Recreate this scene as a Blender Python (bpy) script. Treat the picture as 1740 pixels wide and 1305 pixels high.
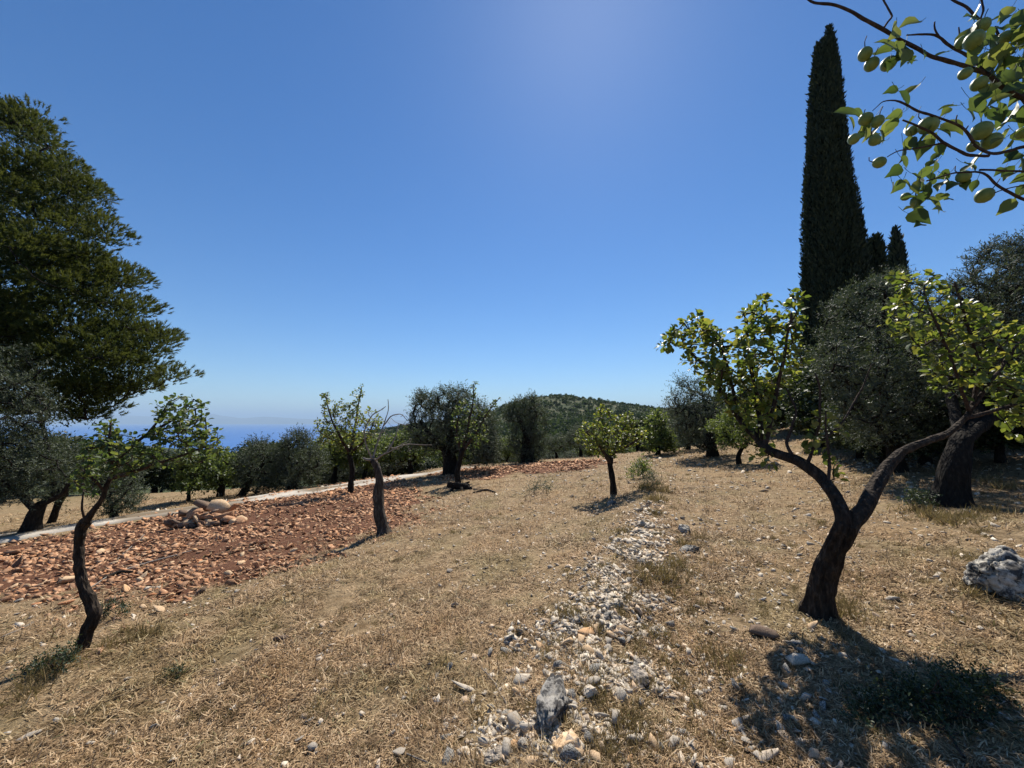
import bpy, bmesh, math, random
import numpy as np
from mathutils import Vector
R = math.radians
rng = np.random.default_rng(7)
random.seed(7)
sc = bpy.context.scene
for o in list(bpy.data.objects): bpy.data.objects.remove(o)
col = sc.collection

# ------------------------------------------------------------------ camera, sky, sun, exposure
F = 654.0; CX = 870.0; CY = 652.5; HOR = 717.0; CAMZ = 1.6
PITCH = math.atan((HOR - CY) / F)
cd = bpy.data.cameras.new('camera'); cam = bpy.data.objects.new('camera', cd); col.objects.link(cam)
cam.location = (0, 0, CAMZ); cam.rotation_euler = (R(90) + PITCH, 0, 0)
cd.sensor_width = 36; cd.lens = F / 1740 * 36; cd.clip_start = .05; cd.clip_end = 200000
sc.camera = cam
SUN_EL, SUN_AZ = R(51.5), R(12.5)          # azimuth to the right of +Y
w = bpy.data.worlds.new('World'); sc.world = w; w.use_nodes = True
nt = w.node_tree; bg = nt.nodes['Background']
sky = nt.nodes.new('ShaderNodeTexSky'); sky.sky_type = 'NISHITA'; sky.sun_disc = False
sky.sun_elevation = SUN_EL; sky.sun_rotation = SUN_AZ
sky.altitude = 300; sky.air_density = 1.0; sky.dust_density = .15; sky.ozone_density = 3.2
hs = nt.nodes.new('ShaderNodeHueSaturation'); hs.inputs['Saturation'].default_value = 1.24
hs.inputs['Hue'].default_value = .502
tn = nt.nodes.new('ShaderNodeMix'); tn.data_type = 'RGBA'; tn.blend_type = 'MULTIPLY'; tn.inputs[0].default_value = 1; tn.inputs[7].default_value = (.86, .97, 1.06, 1)
nt.links.new(sky.outputs[0], hs.inputs['Color']); nt.links.new(hs.outputs[0], tn.inputs[6]); nt.links.new(tn.outputs[2], bg.inputs[0])
bg.inputs[1].default_value = .073
sl = bpy.data.lights.new('sun', 'SUN'); sl.energy = 5.0; sl.angle = R(.53); sl.color = (1, .94, .84)
sun = bpy.data.objects.new('sun', sl); col.objects.link(sun)
sd = Vector((math.sin(SUN_AZ) * math.cos(SUN_EL), math.cos(SUN_AZ) * math.cos(SUN_EL), math.sin(SUN_EL)))
sun.rotation_euler = sd.to_track_quat('Z', 'Y').to_euler(); sun.location = (0, 0, 30)
sc.view_settings.view_transform = 'Standard'; sc.view_settings.look = 'None'
sc.view_settings.exposure = 0.65; sc.view_settings.gamma = 1
sc.render.engine = 'CYCLES'
sc.cycles.max_bounces = 6; sc.cycles.diffuse_bounces = 3; sc.cycles.transmission_bounces = 4
sc.cycles.transparent_max_bounces = 4; sc.cycles.volume_bounces = 0

# ------------------------------------------------------------------ small numpy tools
def vnoise(P, scale=1.0, seed=0):
    P = np.asarray(P, float) / scale
    i = np.floor(P).astype(np.int64); f = P - i; f = f * f * (3 - 2 * f)
    def h(a, b, c):
        n = (a * 73856093) ^ (b * 19349663) ^ (c * 83492791) ^ (seed * 2654435761)
        n = (n ^ (n >> 13)) * 1274126177 & 0x7fffffff
        n = (n ^ (n >> 15)) * 668265263 & 0x7fffffff
        return (n % 100003) / 50001.5 - 1
    x, y, z = i[..., 0], i[..., 1], i[..., 2]; u, v, t = f[..., 0], f[..., 1], f[..., 2]
    r = 0
    for dx in (0, 1):
        for dy in (0, 1):
            for dz in (0, 1):
                r = r + h(x + dx, y + dy, z + dz) * (u if dx else 1 - u) * (v if dy else 1 - v) * (t if dz else 1 - t)
    return r
def fbm(P, scale, seed=0, n=3):
    r = 0; a = 1; s = 0
    for k in range(n):
        r = r + a * vnoise(P, scale / 2 ** k, seed + k); s += a; a *= .5
    return r / s
def sstep(a, b, x):
    t = np.clip((x - a) / (b - a), 0, 1); return t * t * (3 - 2 * t)
def unit(v):
    v = np.asarray(v, float); return v / (np.linalg.norm(v, axis=-1, keepdims=True) + 1e-12)

# ------------------------------------------------------------------ terrain height
T_PX = np.array([-400, 0, 250, 400, 470, 560, 620, 700, 800, 850, 900, 950, 1000, 1060, 1140, 1250, 1320, 1400, 1740, 2400.])
T_R = np.log(np.array([30, 60, 120, 250, 420, 620, 900, 1500.]))
T_PY = np.array([
 [870,846,846,846,840,836,832,820,806,802,800,800,798,792,785,765,752,745,705,690],
 [850,838,836,836,834,830,824,812,803,800,800,800,796,788,775,755,742,735,690,680],
 [835,822,820,820,820,815,808,800,796,793,790,790,785,775,762,745,732,722,680,670],
 [820,806,804,804,804,792,782,772,765,760,755,755,752,748,740,725,712,700,668,655],
 [800,792,788,790,790,772,758,745,735,725,718,716,718,722,722,708,694,680,655,645],
 [780,778,774,778,780,752,737,724,712,692,677,672,678,688,697,690,668,655,640,630],
 [775,773,769,773,778,770,755,740,730,720,710,705,705,712,718,712,690,675,655,640],
 [768,762,757,768,776,776,770,765,760,755,750,750,750,750,750,750,740,730,690,670.]])
CR_PX = [-400, 0, 300, 450, 530, 600, 730, 870, 1020, 1100, 1200, 1350, 1500, 1740, 2400]
CR_R  = [30, 27, 28, 25, 19.5, 20, 21.5, 20.5, 21, 21.5, 21, 21, 19, 18, 18]
def road_line_r(px):
    # straight road from (-13.6,10.2) to (-4.5,19.7): radius where the view ray meets it
    u = (px - CX) / F
    m = (19.7 - 10.2) / (-4.5 + 13.6)         # y = 10.2 + m (x+13.6)
    Y = (10.2 + m * 13.6) / np.maximum(1 - m * u, .15)
    return Y * np.sqrt(1 + u * u)
BAND_W = None
def H(x, y, detail=True):
    x = np.asarray(x, float); y = np.asarray(y, float)
    r = np.hypot(x, y) + 1e-6
    a = np.clip(np.arctan2(x, y), R(-64), R(64)); px = CX + F * np.tan(a)
    xs = np.clip(x, -40, 30)
    pl = .08 * xs - .035 * np.clip(y, -20, 40) + .017 * np.clip(xs - 8, 0, 9) ** 2
    rr = road_line_r(np.minimum(px, 760))
    pl = pl - .28 * sstep(1.3, 2.6, r - rr) * sstep(760, 690, px)
    rc = np.interp(px, CR_PX, CR_R)
    lr = np.clip(np.log(r), T_R[0], T_R[-1])
    j = np.clip(np.searchsorted(T_R, lr) - 1, 0, len(T_R) - 2); tr = (lr - T_R[j]) / (T_R[j + 1] - T_R[j])
    tr = tr * tr * (3 - 2 * tr) * .5 + tr * .5
    rows = np.array([np.interp(px, T_PX, row) for row in T_PY])
    p0 = np.take_along_axis(rows.reshape(len(T_R), -1), j.reshape(1, -1), 0).reshape(px.shape)
    p1 = np.take_along_axis(rows.reshape(len(T_R), -1), (j + 1).reshape(1, -1), 0).reshape(px.shape)
    py = p0 * (1 - tr) + p1 * tr
    tab = CAMZ - (py - HOR) / F * np.minimum(r, 1600) * np.cos(a)
    tab = tab * (1 - sstep(1500, 2600, r)) - 260 * sstep(1500, 2600, r)
    wv = sstep(rc, rc * 1.9, r)
    z = pl * (1 - wv) + tab * wv
    P = np.stack([x, y, 0 * x], -1)
    z = z + fbm(P, 60, 3) * 1.2 * sstep(60, 200, r) + fbm(P, 14, 31) * .8 * sstep(30, 90, r)
    if detail:
        near = 1 - sstep(30, 60, r)
        z = z + near * (.05 * vnoise(P, 2.3, 5) + .022 * vnoise(P, .6, 6))
        z = z + (1 - sstep(7, 12, r)) * .010 * vnoise(P, .16, 8)
        if BAND_W is not None:
            z = z + band_d(x, y)
    return z
def ray(px, py):
    cx = (px - CX) / F; up = -(py - CY) / F; c, s = math.cos(PITCH), math.sin(PITCH)
    return np.array([cx, c - s * up, s + c * up])
def W(px, py, Y):
    d = ray(px, py); t = Y / d[1]; return np.array([d[0] * t, Y, CAMZ + d[2] * t])
def Gs(px, py):
    px = np.atleast_1d(np.asarray(px, float)); py = np.atleast_1d(np.asarray(py, float)); d = np.array([ray(a, b) for a, b in zip(px, py)]); d = d / d[:, 1:2]
    t = np.geomspace(1.0, 45, 150)[None]; dz = CAMZ + d[:, 2:3] * t - H(d[:, 0:1] * t, t + 0 * d[:, 0:1]); k = np.argmax(dz < 0, 1); k = np.where(dz[:, -1] > 0, np.where(k == 0, 149, k), k); k = np.maximum(k, 1)
    n = np.arange(len(px)); a = t[0][k - 1]; b = t[0][k]; fa = dz[n, k - 1]; fb = dz[n, k]
    for _ in range(3):
        m = a + (b - a) * np.clip(fa / (fa - fb + 1e-12), .02, .98); fm = CAMZ + d[:, 2] * m - H(d[:, 0] * m, m)
        hi = fm < 0; b = np.where(hi, m, b); fb = np.where(hi, fm, fb); a = np.where(hi, a, m); fa = np.where(hi, fa, fm)
    return np.stack([d[:, 0] * b, b, H(d[:, 0] * b, b)], 1)
def G(px, py): return Gs(px, py)[0]
# the low stony bank that runs up the field (centre line in world metres, half width, height)
band_px = [(955, 1500), (965, 1300), (985, 1180), (1010, 1090), (1045, 1010), (1075, 940), (1095, 890), (1105, 840), (1120, 800)]
BW = [G(*p)[:2] for p in band_px]
BANDC = np.array(BW); BANDH = np.array([.10, .12, .14, .15, .16, .17, .18, .16, .08]); BANDR = np.array([.34, .36, .38, .42, .5, .55, .6, .7, .9])
red_px = [(-300, 965), (0, 928), (150, 902), (290, 872), (420, 848), (560, 828), (640, 812), (700, 832), (745, 868), (700, 888), (640, 905), (560, 940), (470, 975), (400, 1000), (330, 1012), (280, 1040), (180, 1032), (90, 1015), (0, 1012), (-300, 1040)]
red2_px = [(720, 812), (790, 799), (870, 791), (1025, 783), (1030, 797), (960, 803), (880, 806), (820, 816), (760, 814)]
RED1 = np.array([G(*p)[:2] for p in red_px]); RED2 = np.array([G(*p)[:2] for p in red2_px])
def band_d(x, y):
    out = 0 * x
    yy = np.clip(y, BANDC[:, 1].min(), BANDC[:, 1].max())
    o = np.argsort(BANDC[:, 1])
    cx = np.interp(yy, BANDC[o, 1], BANDC[o, 0]); hh = np.interp(yy, BANDC[o, 1], BANDH[o]); rr = np.interp(yy, BANDC[o, 1], BANDR[o])
    e = np.exp(-((x - cx) / rr) ** 2) * hh * (1 - sstep(12, 17, y)) * sstep(-6, 0, y)
    e2 = .12 * np.exp(-((y - 18.5) / 1.6) ** 2) * sstep(-5, -3, x) * (1 - sstep(3.5, 5, x))
    return e + e2
BAND_W = True
def inpoly(px, py, poly):
    px = np.asarray(px, float); py = np.asarray(py, float); c = np.zeros(px.shape, bool); n = len(poly)
    for i in range(n):
        x1, y1 = poly[i]; x2, y2 = poly[(i + 1) % n]
        cond = ((y1 > py) != (y2 > py)) & (px < (x2 - x1) * (py - y1) / ((y2 - y1) + 1e-12) + x1)
        c ^= cond
    return c
def polydist(px, py, poly):
    d = np.full(np.shape(px), 1e9); n = len(poly)
    for i in range(n):
        a = np.array(poly[i], float); b = np.array(poly[(i + 1) % n], float); ab = b - a
        t = np.clip(((px - a[0]) * ab[0] + (py - a[1]) * ab[1]) / (ab @ ab + 1e-12), 0, 1)
        d = np.minimum(d, np.hypot(px - a[0] - t * ab[0], py - a[1] - t * ab[1]))
    return d
def red_mask(x, y):
    P = np.stack([x, y, 0 * x], -1); n = fbm(P, 1.6, 41) * .9 + fbm(P, .35, 42) * .5 + vnoise(P, .12, 43) * .25
    m = 0
    for poly, s in ((RED1, .35), (RED2, .25)):
        d = polydist(x, y, poly) * np.where(inpoly(x, y, poly), 1, -1)
        m = np.maximum(m, sstep(-s, s, d + n))
    return m

# ------------------------------------------------------------------ object helpers
def tag(o, label=None, cat=None, group=None, kind=None):
    if label: o['label'] = label
    if cat: o['category'] = cat
    if group: o['group'] = group
    if kind: o['kind'] = kind
    return o
def empty(name, loc):
    o = bpy.data.objects.new(name, None); o.location = tuple(float(v) for v in loc); o.empty_display_size = .2; col.objects.link(o); return o
def mesh(name, V, faces, mat, parent=None, smooth=False, rnd=None, origin=None):
    """V (n,3) world coordinates; faces: list of int arrays (m,k)."""
    V = np.asarray(V, np.float32)
    off = None
    if parent is not None: off = np.array(parent.location, np.float32)
    elif origin is not None: off = np.array(origin, np.float32)
    if off is not None: V = V - off
    me = bpy.data.meshes.new(name)
    me.vertices.add(len(V)); me.vertices.foreach_set('co', V.ravel())
    loops = np.concatenate([f.ravel() for f in faces]).astype(np.int32)
    sizes = np.concatenate([np.full(len(f), f.shape[1], np.int32) for f in faces])
    starts = np.concatenate([[0], np.cumsum(sizes)[:-1]]).astype(np.int32)
    me.loops.add(len(loops)); me.loops.foreach_set('vertex_index', loops)
    me.polygons.add(len(sizes)); me.polygons.foreach_set('loop_start', starts)
    try: me.polygons.foreach_set('loop_total', sizes)
    except Exception: pass
    me.update(calc_edges=True)
    if smooth: me.polygons.foreach_set('use_smooth', np.ones(len(sizes), bool))
    if rnd is not None:
        at = me.attributes.new('rnd', 'FLOAT', 'POINT'); at.data.foreach_set('value', np.asarray(rnd, np.float32))
    me.materials.append(mat); me.validate()
    o = bpy.data.objects.new(name, me); col.objects.link(o)
    if parent is not None: o.parent = parent
    elif origin is not None: o.location = tuple(float(v) for v in origin)
    return o
class Acc:
    def __init__(s): s.V = []; s.F = {}; s.r = []; s.n = 0
    def add(s, V, F, r=None):
        s.V.append(V); s.F.setdefault(F.shape[1], []).append(F + s.n)
        s.r.append(np.zeros(len(V)) if r is None else r); s.n += len(V)
    def build(s, name, mat, parent=None, smooth=False, origin=None):
        if not s.n: return None
        return mesh(name, np.concatenate(s.V), [np.concatenate(f) for f in s.F.values()], mat, parent, smooth, np.concatenate(s.r), origin)
def tube(acc, P, rad, k=6, bark=0., seed=0, cap=True, flare=0.):
    P = np.asarray(P, float); rad = np.asarray(rad, float); n = len(P)
    T = unit(np.gradient(P, axis=0)); ref = np.array([.31, .94, .1]) if abs(T[0][2]) > .8 else np.array([0, 0, 1.])
    U = np.empty_like(P); u = ref - T[0] * (ref @ T[0]); u /= np.linalg.norm(u)
    for i in range(n):
        u = u - T[i] * (u @ T[i]); u /= np.linalg.norm(u) + 1e-9; U[i] = u
    Wv = np.cross(T, U); th = np.arange(k) / k * 2 * math.pi
    s = np.concatenate([[0], np.cumsum(np.linalg.norm(np.diff(P, axis=0), axis=1))])
    rr = np.repeat(rad[:, None], k, 1)
    if bark:
        q = np.stack([np.repeat(np.cos(th)[None], n, 0) * 2.2, np.repeat(np.sin(th)[None], n, 0) * 2.2, np.repeat(s[:, None], k, 1) / rad.max() * .35], -1)
        q2 = q * [3.2, 3.2, .8]
        rr = rr * (1 + bark * (fbm(q, 1.3, seed) * .9 + 1.3 * (np.abs(vnoise(q2, .8, seed + 9)) - .4)))
        if flare: rr = rr * (1 + flare * np.exp(-s[:, None] / (rad.max() * 1.1)) * (.6 + .9 * np.cos(th * 4 + seed)[None]))
    V = P[:, None] + rr[..., None] * (np.cos(th)[None, :, None] * U[:, None] + np.sin(th)[None, :, None] * Wv[:, None])
    i = np.arange(n - 1)[:, None] * k; j = np.arange(k)[None]; j2 = (j + 1) % k
    Fq = np.stack([i + j, i + j2, i + k + j2, i + k + j], -1).reshape(-1, 4)
    acc.add(V.reshape(-1, 3), Fq)
    if cap:
        acc.F.setdefault(k, []).append((np.arange(k)[None] + acc.n - k)); acc.F[k].append((np.arange(k)[::-1][None] + acc.n - n * k))
def smooth_line(P, r, step, wob=0, seed=0):
    P = np.asarray(P, float); r = np.asarray(r, float)
    d = np.concatenate([[0], np.cumsum(np.linalg.norm(np.diff(P, axis=0), axis=1))]); n = max(3, int(d[-1] / step) + 1)
    t = np.linspace(0, d[-1], n)
    # catmull-like: interpolate then relax
    Q = np.stack([np.interp(t, d, P[:, k]) for k in range(3)], 1); rr = np.interp(t, d, r)
    m = max(1, int((n / len(P)) ** 2 * .10))
    for _ in range(min(m, 90)):
        Q[1:-1] = Q[1:-1] * .5 + (Q[:-2] + Q[2:]) * .25; rr[1:-1] = rr[1:-1] * .5 + (rr[:-2] + rr[2:]) * .25
    if wob:
        for k in range(3): Q[1:, k] += wob * vnoise(np.stack([t, 0 * t + k * 7.3, 0 * t + seed], 1), step * 4, seed)[1:]
    return Q, rr
# leaves
PEAR = (np.array([[0, 0, 0], [.32, .34, .10], [.68, .33, .10], [1, 0, -.10], [.68, -.33, .10], [.32, -.34, .10], [.5, 0, .0]]), np.array([[0, 6, 2, 1], [6, 3, 2, 2], [0, 5, 4, 6], [6, 4, 3, 3]]))
PEARF = np.array([[0, 6, 1], [6, 2, 1], [6, 3, 2], [0, 5, 6], [5, 4, 6], [4, 3, 6]])
OLV = np.array([[0, 0, 0], [.5, .12, .03], [1, 0, -.04], [.5, -.12, .03]]); OLVF = np.array([[0, 1, 2], [0, 2, 3]])
NEE = np.array([[0, .06, 0], [0, -.06, 0], [1, 0, 0]]); NEEF = np.array([[0, 1, 2]])
WIDE = np.array([[0, 0, 0], [.45, .36, .08], [1, 0, -.1], [.5, -.34, .1]])
def leaves(acc, tv, tf, pos, d, n, size, wid=1.0, r=None):
    pos = np.asarray(pos); d = unit(d); s = unit(np.cross(n, d)); n = np.cross(d, s); size = np.asarray(size, float).reshape(-1, 1, 1)
    t = tv * np.array([1, wid, 1])
    V = pos[:, None] + size * (t[None, :, 0:1] * d[:, None] + t[None, :, 1:2] * s[:, None] + t[None, :, 2:3] * n[:, None])
    N = len(pos); Fq = (np.arange(N)[:, None, None] * len(tv) + tf[None]).reshape(-1, tf.shape[1])
    rr = rng.random(N) if r is None else r
    acc.add(V.reshape(-1, 3), Fq, np.repeat(rr, len(tv)))

# ------------------------------------------------------------------ materials
def newmat(name):
    m = bpy.data.materials.new(name); m.use_nodes = True; nt = m.node_tree
    for n in list(nt.nodes): nt.nodes.remove(n)
    out = nt.nodes.new('ShaderNodeOutputMaterial'); return m, nt, out
def ramp(nt, fac, stops):
    n = nt.nodes.new('ShaderNodeValToRGB'); e = n.color_ramp.elements
    while len(e) < len(stops): e.new(.5)
    for i, (p, c) in enumerate(stops): e[i].position = p; e[i].color = (*c, 1)
    nt.links.new(fac, n.inputs[0]); return n.outputs[0]
def noise(nt, scale, detail=4, rough=.55, vec=None, kind='noise'):
    n = nt.nodes.new('ShaderNodeTexNoise' if kind == 'noise' else 'ShaderNodeTexVoronoi'); n.inputs['Scale'].default_value = scale
    if kind == 'noise': n.inputs['Detail'].default_value = detail; n.inputs['Roughness'].default_value = rough
    if vec is not None: nt.links.new(vec, n.inputs['Vector'])
    return n.outputs['Fac'] if kind == 'noise' else n.outputs['Distance']
def coord(nt, scale=(1, 1, 1)):
    t = nt.nodes.new('ShaderNodeTexCoord'); m = nt.nodes.new('ShaderNodeMapping'); m.inputs['Scale'].default_value = scale
    nt.links.new(t.outputs['Object'], m.inputs[0]); return m.outputs[0]
def wcoord(nt):
    return nt.nodes.new('ShaderNodeNewGeometry').outputs['Position']
def mixc(nt, f, a, b, mode='MIX'):
    n = nt.nodes.new('ShaderNodeMix'); n.data_type = 'RGBA'; n.blend_type = mode
    for s, v in ((n.inputs[0], f), (n.inputs[6], a), (n.inputs[7], b)):
        if hasattr(v, 'is_output'): nt.links.new(v, s)
        elif isinstance(v, (int, float)): s.default_value = v
        else: s.default_value = (*v, 1)
    return n.outputs[2]
def attr(nt, name='rnd'):
    a = nt.nodes.new('ShaderNodeAttribute'); a.attribute_name = name; return a.outputs['Fac']
def principled(nt, out, colr, rough=.9, spec=.2, bump=None, bstr=.4, bdist=.02):
    p = nt.nodes.new('ShaderNodeBsdfPrincipled')
    if hasattr(colr, 'is_output'): nt.links.new(colr, p.inputs['Base Color'])
    else: p.inputs['Base Color'].default_value = (*colr, 1)
    p.inputs['Roughness'].default_value = rough; p.inputs['Specular IOR Level'].default_value = spec
    if bump is not None:
        b = nt.nodes.new('ShaderNodeBump'); b.inputs['Strength'].default_value = bstr; b.inputs['Distance'].default_value = bdist
        nt.links.new(bump, b.inputs['Height']); nt.links.new(b.outputs[0], p.inputs['Normal'])
    if out is not None: nt.links.new(p.outputs[0], out.inputs[0])
    return p
def leafmat(name, stops, trans, tf=.4, rough=.45, spec=.5, back=None):
    m, nt, out = newmat(name); r = attr(nt)
    c = ramp(nt, r, stops)
    if back is not None:
        g = nt.nodes.new('ShaderNodeNewGeometry'); c = mixc(nt, g.outputs['Backfacing'], c, back)
    p = principled(nt, None, c, rough + .06, spec * .75)
    t = nt.nodes.new('ShaderNodeBsdfTranslucent'); tc = ramp(nt, r, trans); nt.links.new(tc, t.inputs[0])
    mx = nt.nodes.new('ShaderNodeMixShader'); mx.inputs[0].default_value = tf
    nt.links.new(p.outputs[0], mx.inputs[1]); nt.links.new(t.outputs[0], mx.inputs[2]); nt.links.new(mx.outputs[0], out.inputs[0])
    return m
M = {}
M['pear'] = leafmat('pear_leaf', [(0, (.04, .07, .02)), (.6, (.065, .10, .025)), (1, (.13, .14, .04))], [(0, (.12, .18, .02)), (.6, (.26, .31, .04)), (1, (.46, .42, .06))], .42, .36)
M['pearcool'] = leafmat('pear_leaf_dark', [(0, (.03, .055, .022)), (.6, (.05, .082, .028)), (1, (.09, .12, .04))], [(0, (.07, .12, .02)), (.6, (.16, .22, .04)), (1, (.32, .34, .06))], .38, .46, .35)
M['olive'] = leafmat('olive_leaf', [(0, (.04, .055, .03)), (.6, (.065, .08, .045)), (1, (.09, .105, .06))], [(0, (.04, .06, .02)), (1, (.11, .14, .045))], .22, .62, .28, (.085, .10, .068))
M['olivesil'] = leafmat('olive_leaf_silvery', [(0, (.04, .052, .032)), (.6, (.06, .075, .045)), (1, (.10, .118, .075))], [(0, (.05, .07, .025)), (1, (.12, .15, .055))], .22, .58, .32, (.10, .115, .08))
M['pine'] = leafmat('pine_needles', [(0, (.018, .034, .012)), (.6, (.040, .064, .018)), (1, (.085, .105, .028))], [(0, (.04, .065, .012)), (1, (.20, .21, .035))], .35, .55, .25)
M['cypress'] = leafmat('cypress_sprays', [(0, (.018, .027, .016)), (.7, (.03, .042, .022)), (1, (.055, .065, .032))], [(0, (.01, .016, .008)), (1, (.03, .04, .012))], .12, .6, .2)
M['green'] = leafmat('green_leaf', [(0, (.035, .06, .018)), (.6, (.06, .095, .025)), (1, (.11, .14, .035))], [(0, (.10, .15, .03)), (1, (.28, .34, .06))], .38, .45)
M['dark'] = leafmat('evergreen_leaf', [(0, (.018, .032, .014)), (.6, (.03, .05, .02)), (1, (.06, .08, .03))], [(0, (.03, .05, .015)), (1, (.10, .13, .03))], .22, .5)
M['wood_far'] = leafmat('hill_scrub', [(0, (.016, .032, .014)), (.6, (.03, .05, .02)), (1, (.06, .08, .035))], [(0, (.03, .05, .015)), (1, (.11, .15, .04))], .25, .7, .2)
def bark(name, c1, c2, c3, bs=.8, sc_=9):
    m, nt, out = newmat(name); v = coord(nt, (1, 1, .28)); n1 = noise(nt, sc_ * 3, 6, .65, v); n2 = noise(nt, sc_ * 3.2, kind='v', vec=v); n3 = noise(nt, 3, 3)
    c = ramp(nt, n1, [(.3, c1), (.55, c2), (.75, c3)])
    add = nt.nodes.new('ShaderNodeMath'); add.operation = 'ADD'; nt.links.new(n1, add.inputs[0]); nt.links.new(n2, add.inputs[1])
    principled(nt, out, c, .9, .15, add.outputs[0], bs, .02); M[name] = m
bark('bark', (.012, .009, .007), (.042, .031, .023), (.12, .09, .065), 1.0, 11)
bark('bark_dark', (.007, .006, .005), (.02, .016, .012), (.05, .04, .03), 1.0)
bark('bark_grey', (.018, .014, .011), (.065, .054, .044), (.20, .175, .15), 1.0, 9)
bark('twig', (.022, .016, .014), (.055, .038, .03), (.11, .08, .062), .5, 22)
bark('twig_pale', (.12, .10, .085), (.24, .21, .18), (.34, .31, .27), .3, 20)
# ground: dry grass, red soil, scrub far
def ground_mat():
    m, nt, out = newmat('dry_ground'); v = wcoord(nt)
    n1 = noise(nt, 55, 6, .7, v); n2 = noise(nt, 1.1, 4, .6, v); n3 = noise(nt, 14, 5, .7, v); n4 = noise(nt, .09, 5, .6, v)
    g = ramp(nt, n1, [(.28, (.085, .062, .038)), (.48, (.26, .195, .118)), (.66, (.44, .345, .215)), (.8, (.58, .48, .33))])
    g2 = ramp(nt, n3, [(.3, (.11, .085, .05)), (.52, (.30, .23, .14)), (.75, (.48, .38, .25))])
    g = mixc(nt, .5, g, g2)
    pt = ramp(nt, n2, [(.35, (.86, .84, .74)), (.5, (1.03, .97, .92)), (.68, (1.0, .89, .78))])
    g = mixc(nt, 1.0, g, pt, 'MULTIPLY')
    s1 = ramp(nt, n1, [(.25, (.04, .018, .011)), (.5, (.12, .053, .030)), (.68, (.26, .14, .08)), (.85, (.44, .30, .20))])
    g = mixc(nt, 1.0, g, ramp(nt, noise(nt, 5.5, 4, .65, v), [(.34, (.6, .56, .50)), (.52, (1, 1, 1)), (.7, (1.1, 1.08, 1.05))]), 'MULTIPLY')
    c = mixc(nt, attr(nt, 'red'), g, s1)
    far = ramp(nt, n4, [(.40, (.03, .045, .018)), (.56, (.055, .065, .028)), (.68, (.15, .125, .07)), (.80, (.27, .22, .14))])
    c = mixc(nt, attr(nt, 'far'), c, far)
    ad = nt.nodes.new('ShaderNodeMath'); ad.operation = 'ADD'; nt.links.new(n1, ad.inputs[0]); nt.links.new(n3, ad.inputs[1])
    principled(nt, out, c, .95, .1, ad.outputs[0], .9, .03); return m
M['ground'] = ground_mat()
def straw_mat():
    m, nt, out = newmat('dry_straw'); r = attr(nt); v = wcoord(nt); n2 = noise(nt, 1.1, 4, .6, v)
    c = ramp(nt, r, [(0, (.07, .046, .025)), (.35, (.24, .165, .088)), (.7, (.50, .365, .215)), (.92, (.74, .61, .42)), (1, (.22, .21, .10))])
    pt = ramp(nt, n2, [(.35, (.84, .83, .68)), (.5, (1.03, .97, .92)), (.68, (1.0, .88, .76))])
    c = mixc(nt, 1.0, c, pt, 'MULTIPLY')
    c = mixc(nt, 1.0, c, ramp(nt, noise(nt, 5.5, 4, .65, v), [(.34, (.58, .55, .50)), (.52, (1, 1, 1)), (.7, (1.12, 1.1, 1.08))]), 'MULTIPLY')
    p = principled(nt, None, c, .7, .25); t = nt.nodes.new('ShaderNodeBsdfTranslucent'); nt.links.new(c, t.inputs[0])
    mx = nt.nodes.new('ShaderNodeMixShader'); mx.inputs[0].default_value = .3; nt.links.new(p.outputs[0], mx.inputs[1]); nt.links.new(t.outputs[0], mx.inputs[2]); nt.links.new(mx.outputs[0], out.inputs[0]); return m
M['straw'] = straw_mat()
M['tuft'] = leafmat('rank_grass', [(0, (.08, .058, .028)), (.5, (.19, .14, .065)), (.85, (.32, .235, .12)), (1, (.12, .13, .05))], [(0, (.14, .10, .04)), (1, (.30, .24, .09))], .3, .7, .2)
def stone_mat(name, a, b, c_, sc_=14, dark=None):
    m, nt, out = newmat(name); v = coord(nt); n = noise(nt, sc_, 6, .65, v); n2 = noise(nt, sc_ * 3, 5, .7, v)
    oi = nt.nodes.new('ShaderNodeObjectInfo').outputs['Random']; r = attr(nt)
    sm = nt.nodes.new('ShaderNodeMath'); sm.operation = 'ADD'; nt.links.new(oi, sm.inputs[0]); nt.links.new(r, sm.inputs[1])
    fr = nt.nodes.new('ShaderNodeMath'); fr.operation = 'FRACT'; nt.links.new(sm.outputs[0], fr.inputs[0])
    col_ = ramp(nt, n, [(.3, a), (.5, b), (.7, c_)])
    tint = ramp(nt, fr.outputs[0], [(0, (.62, .60, .58)), (.4, (.92, .88, .82)), (.8, (1, .96, .9)), (1, (1, .80, .62))])
    col_ = mixc(nt, 1.0, col_, tint, 'MULTIPLY')
    if dark:
        k = ramp(nt, noise(nt, sc_ * .45, 5, .7, v), [(.46, (1, 1, 1)), (.56, dark)]); col_ = mixc(nt, 1.0, col_, k, 'MULTIPLY')
    principled(nt, out, col_, .88, .2, n2, .5, .012); M[name] = m
stone_mat('limestone', (.27, .23, .18), (.54, .48, .40), (.76, .71, .62))
stone_mat('red_rock', (.15, .07, .037), (.42, .23, .13), (.68, .49, .33))
stone_mat('karst', (.26, .25, .23), (.46, .44, .40), (.66, .64, .58), 22, (.14, .14, .15))
stone_mat('ochre_rock', (.40, .26, .14), (.60, .43, .27), (.70, .58, .43))
stone_mat('brown_rock', (.10, .07, .05), (.17, .12, .09), (.26, .20, .15))
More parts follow.
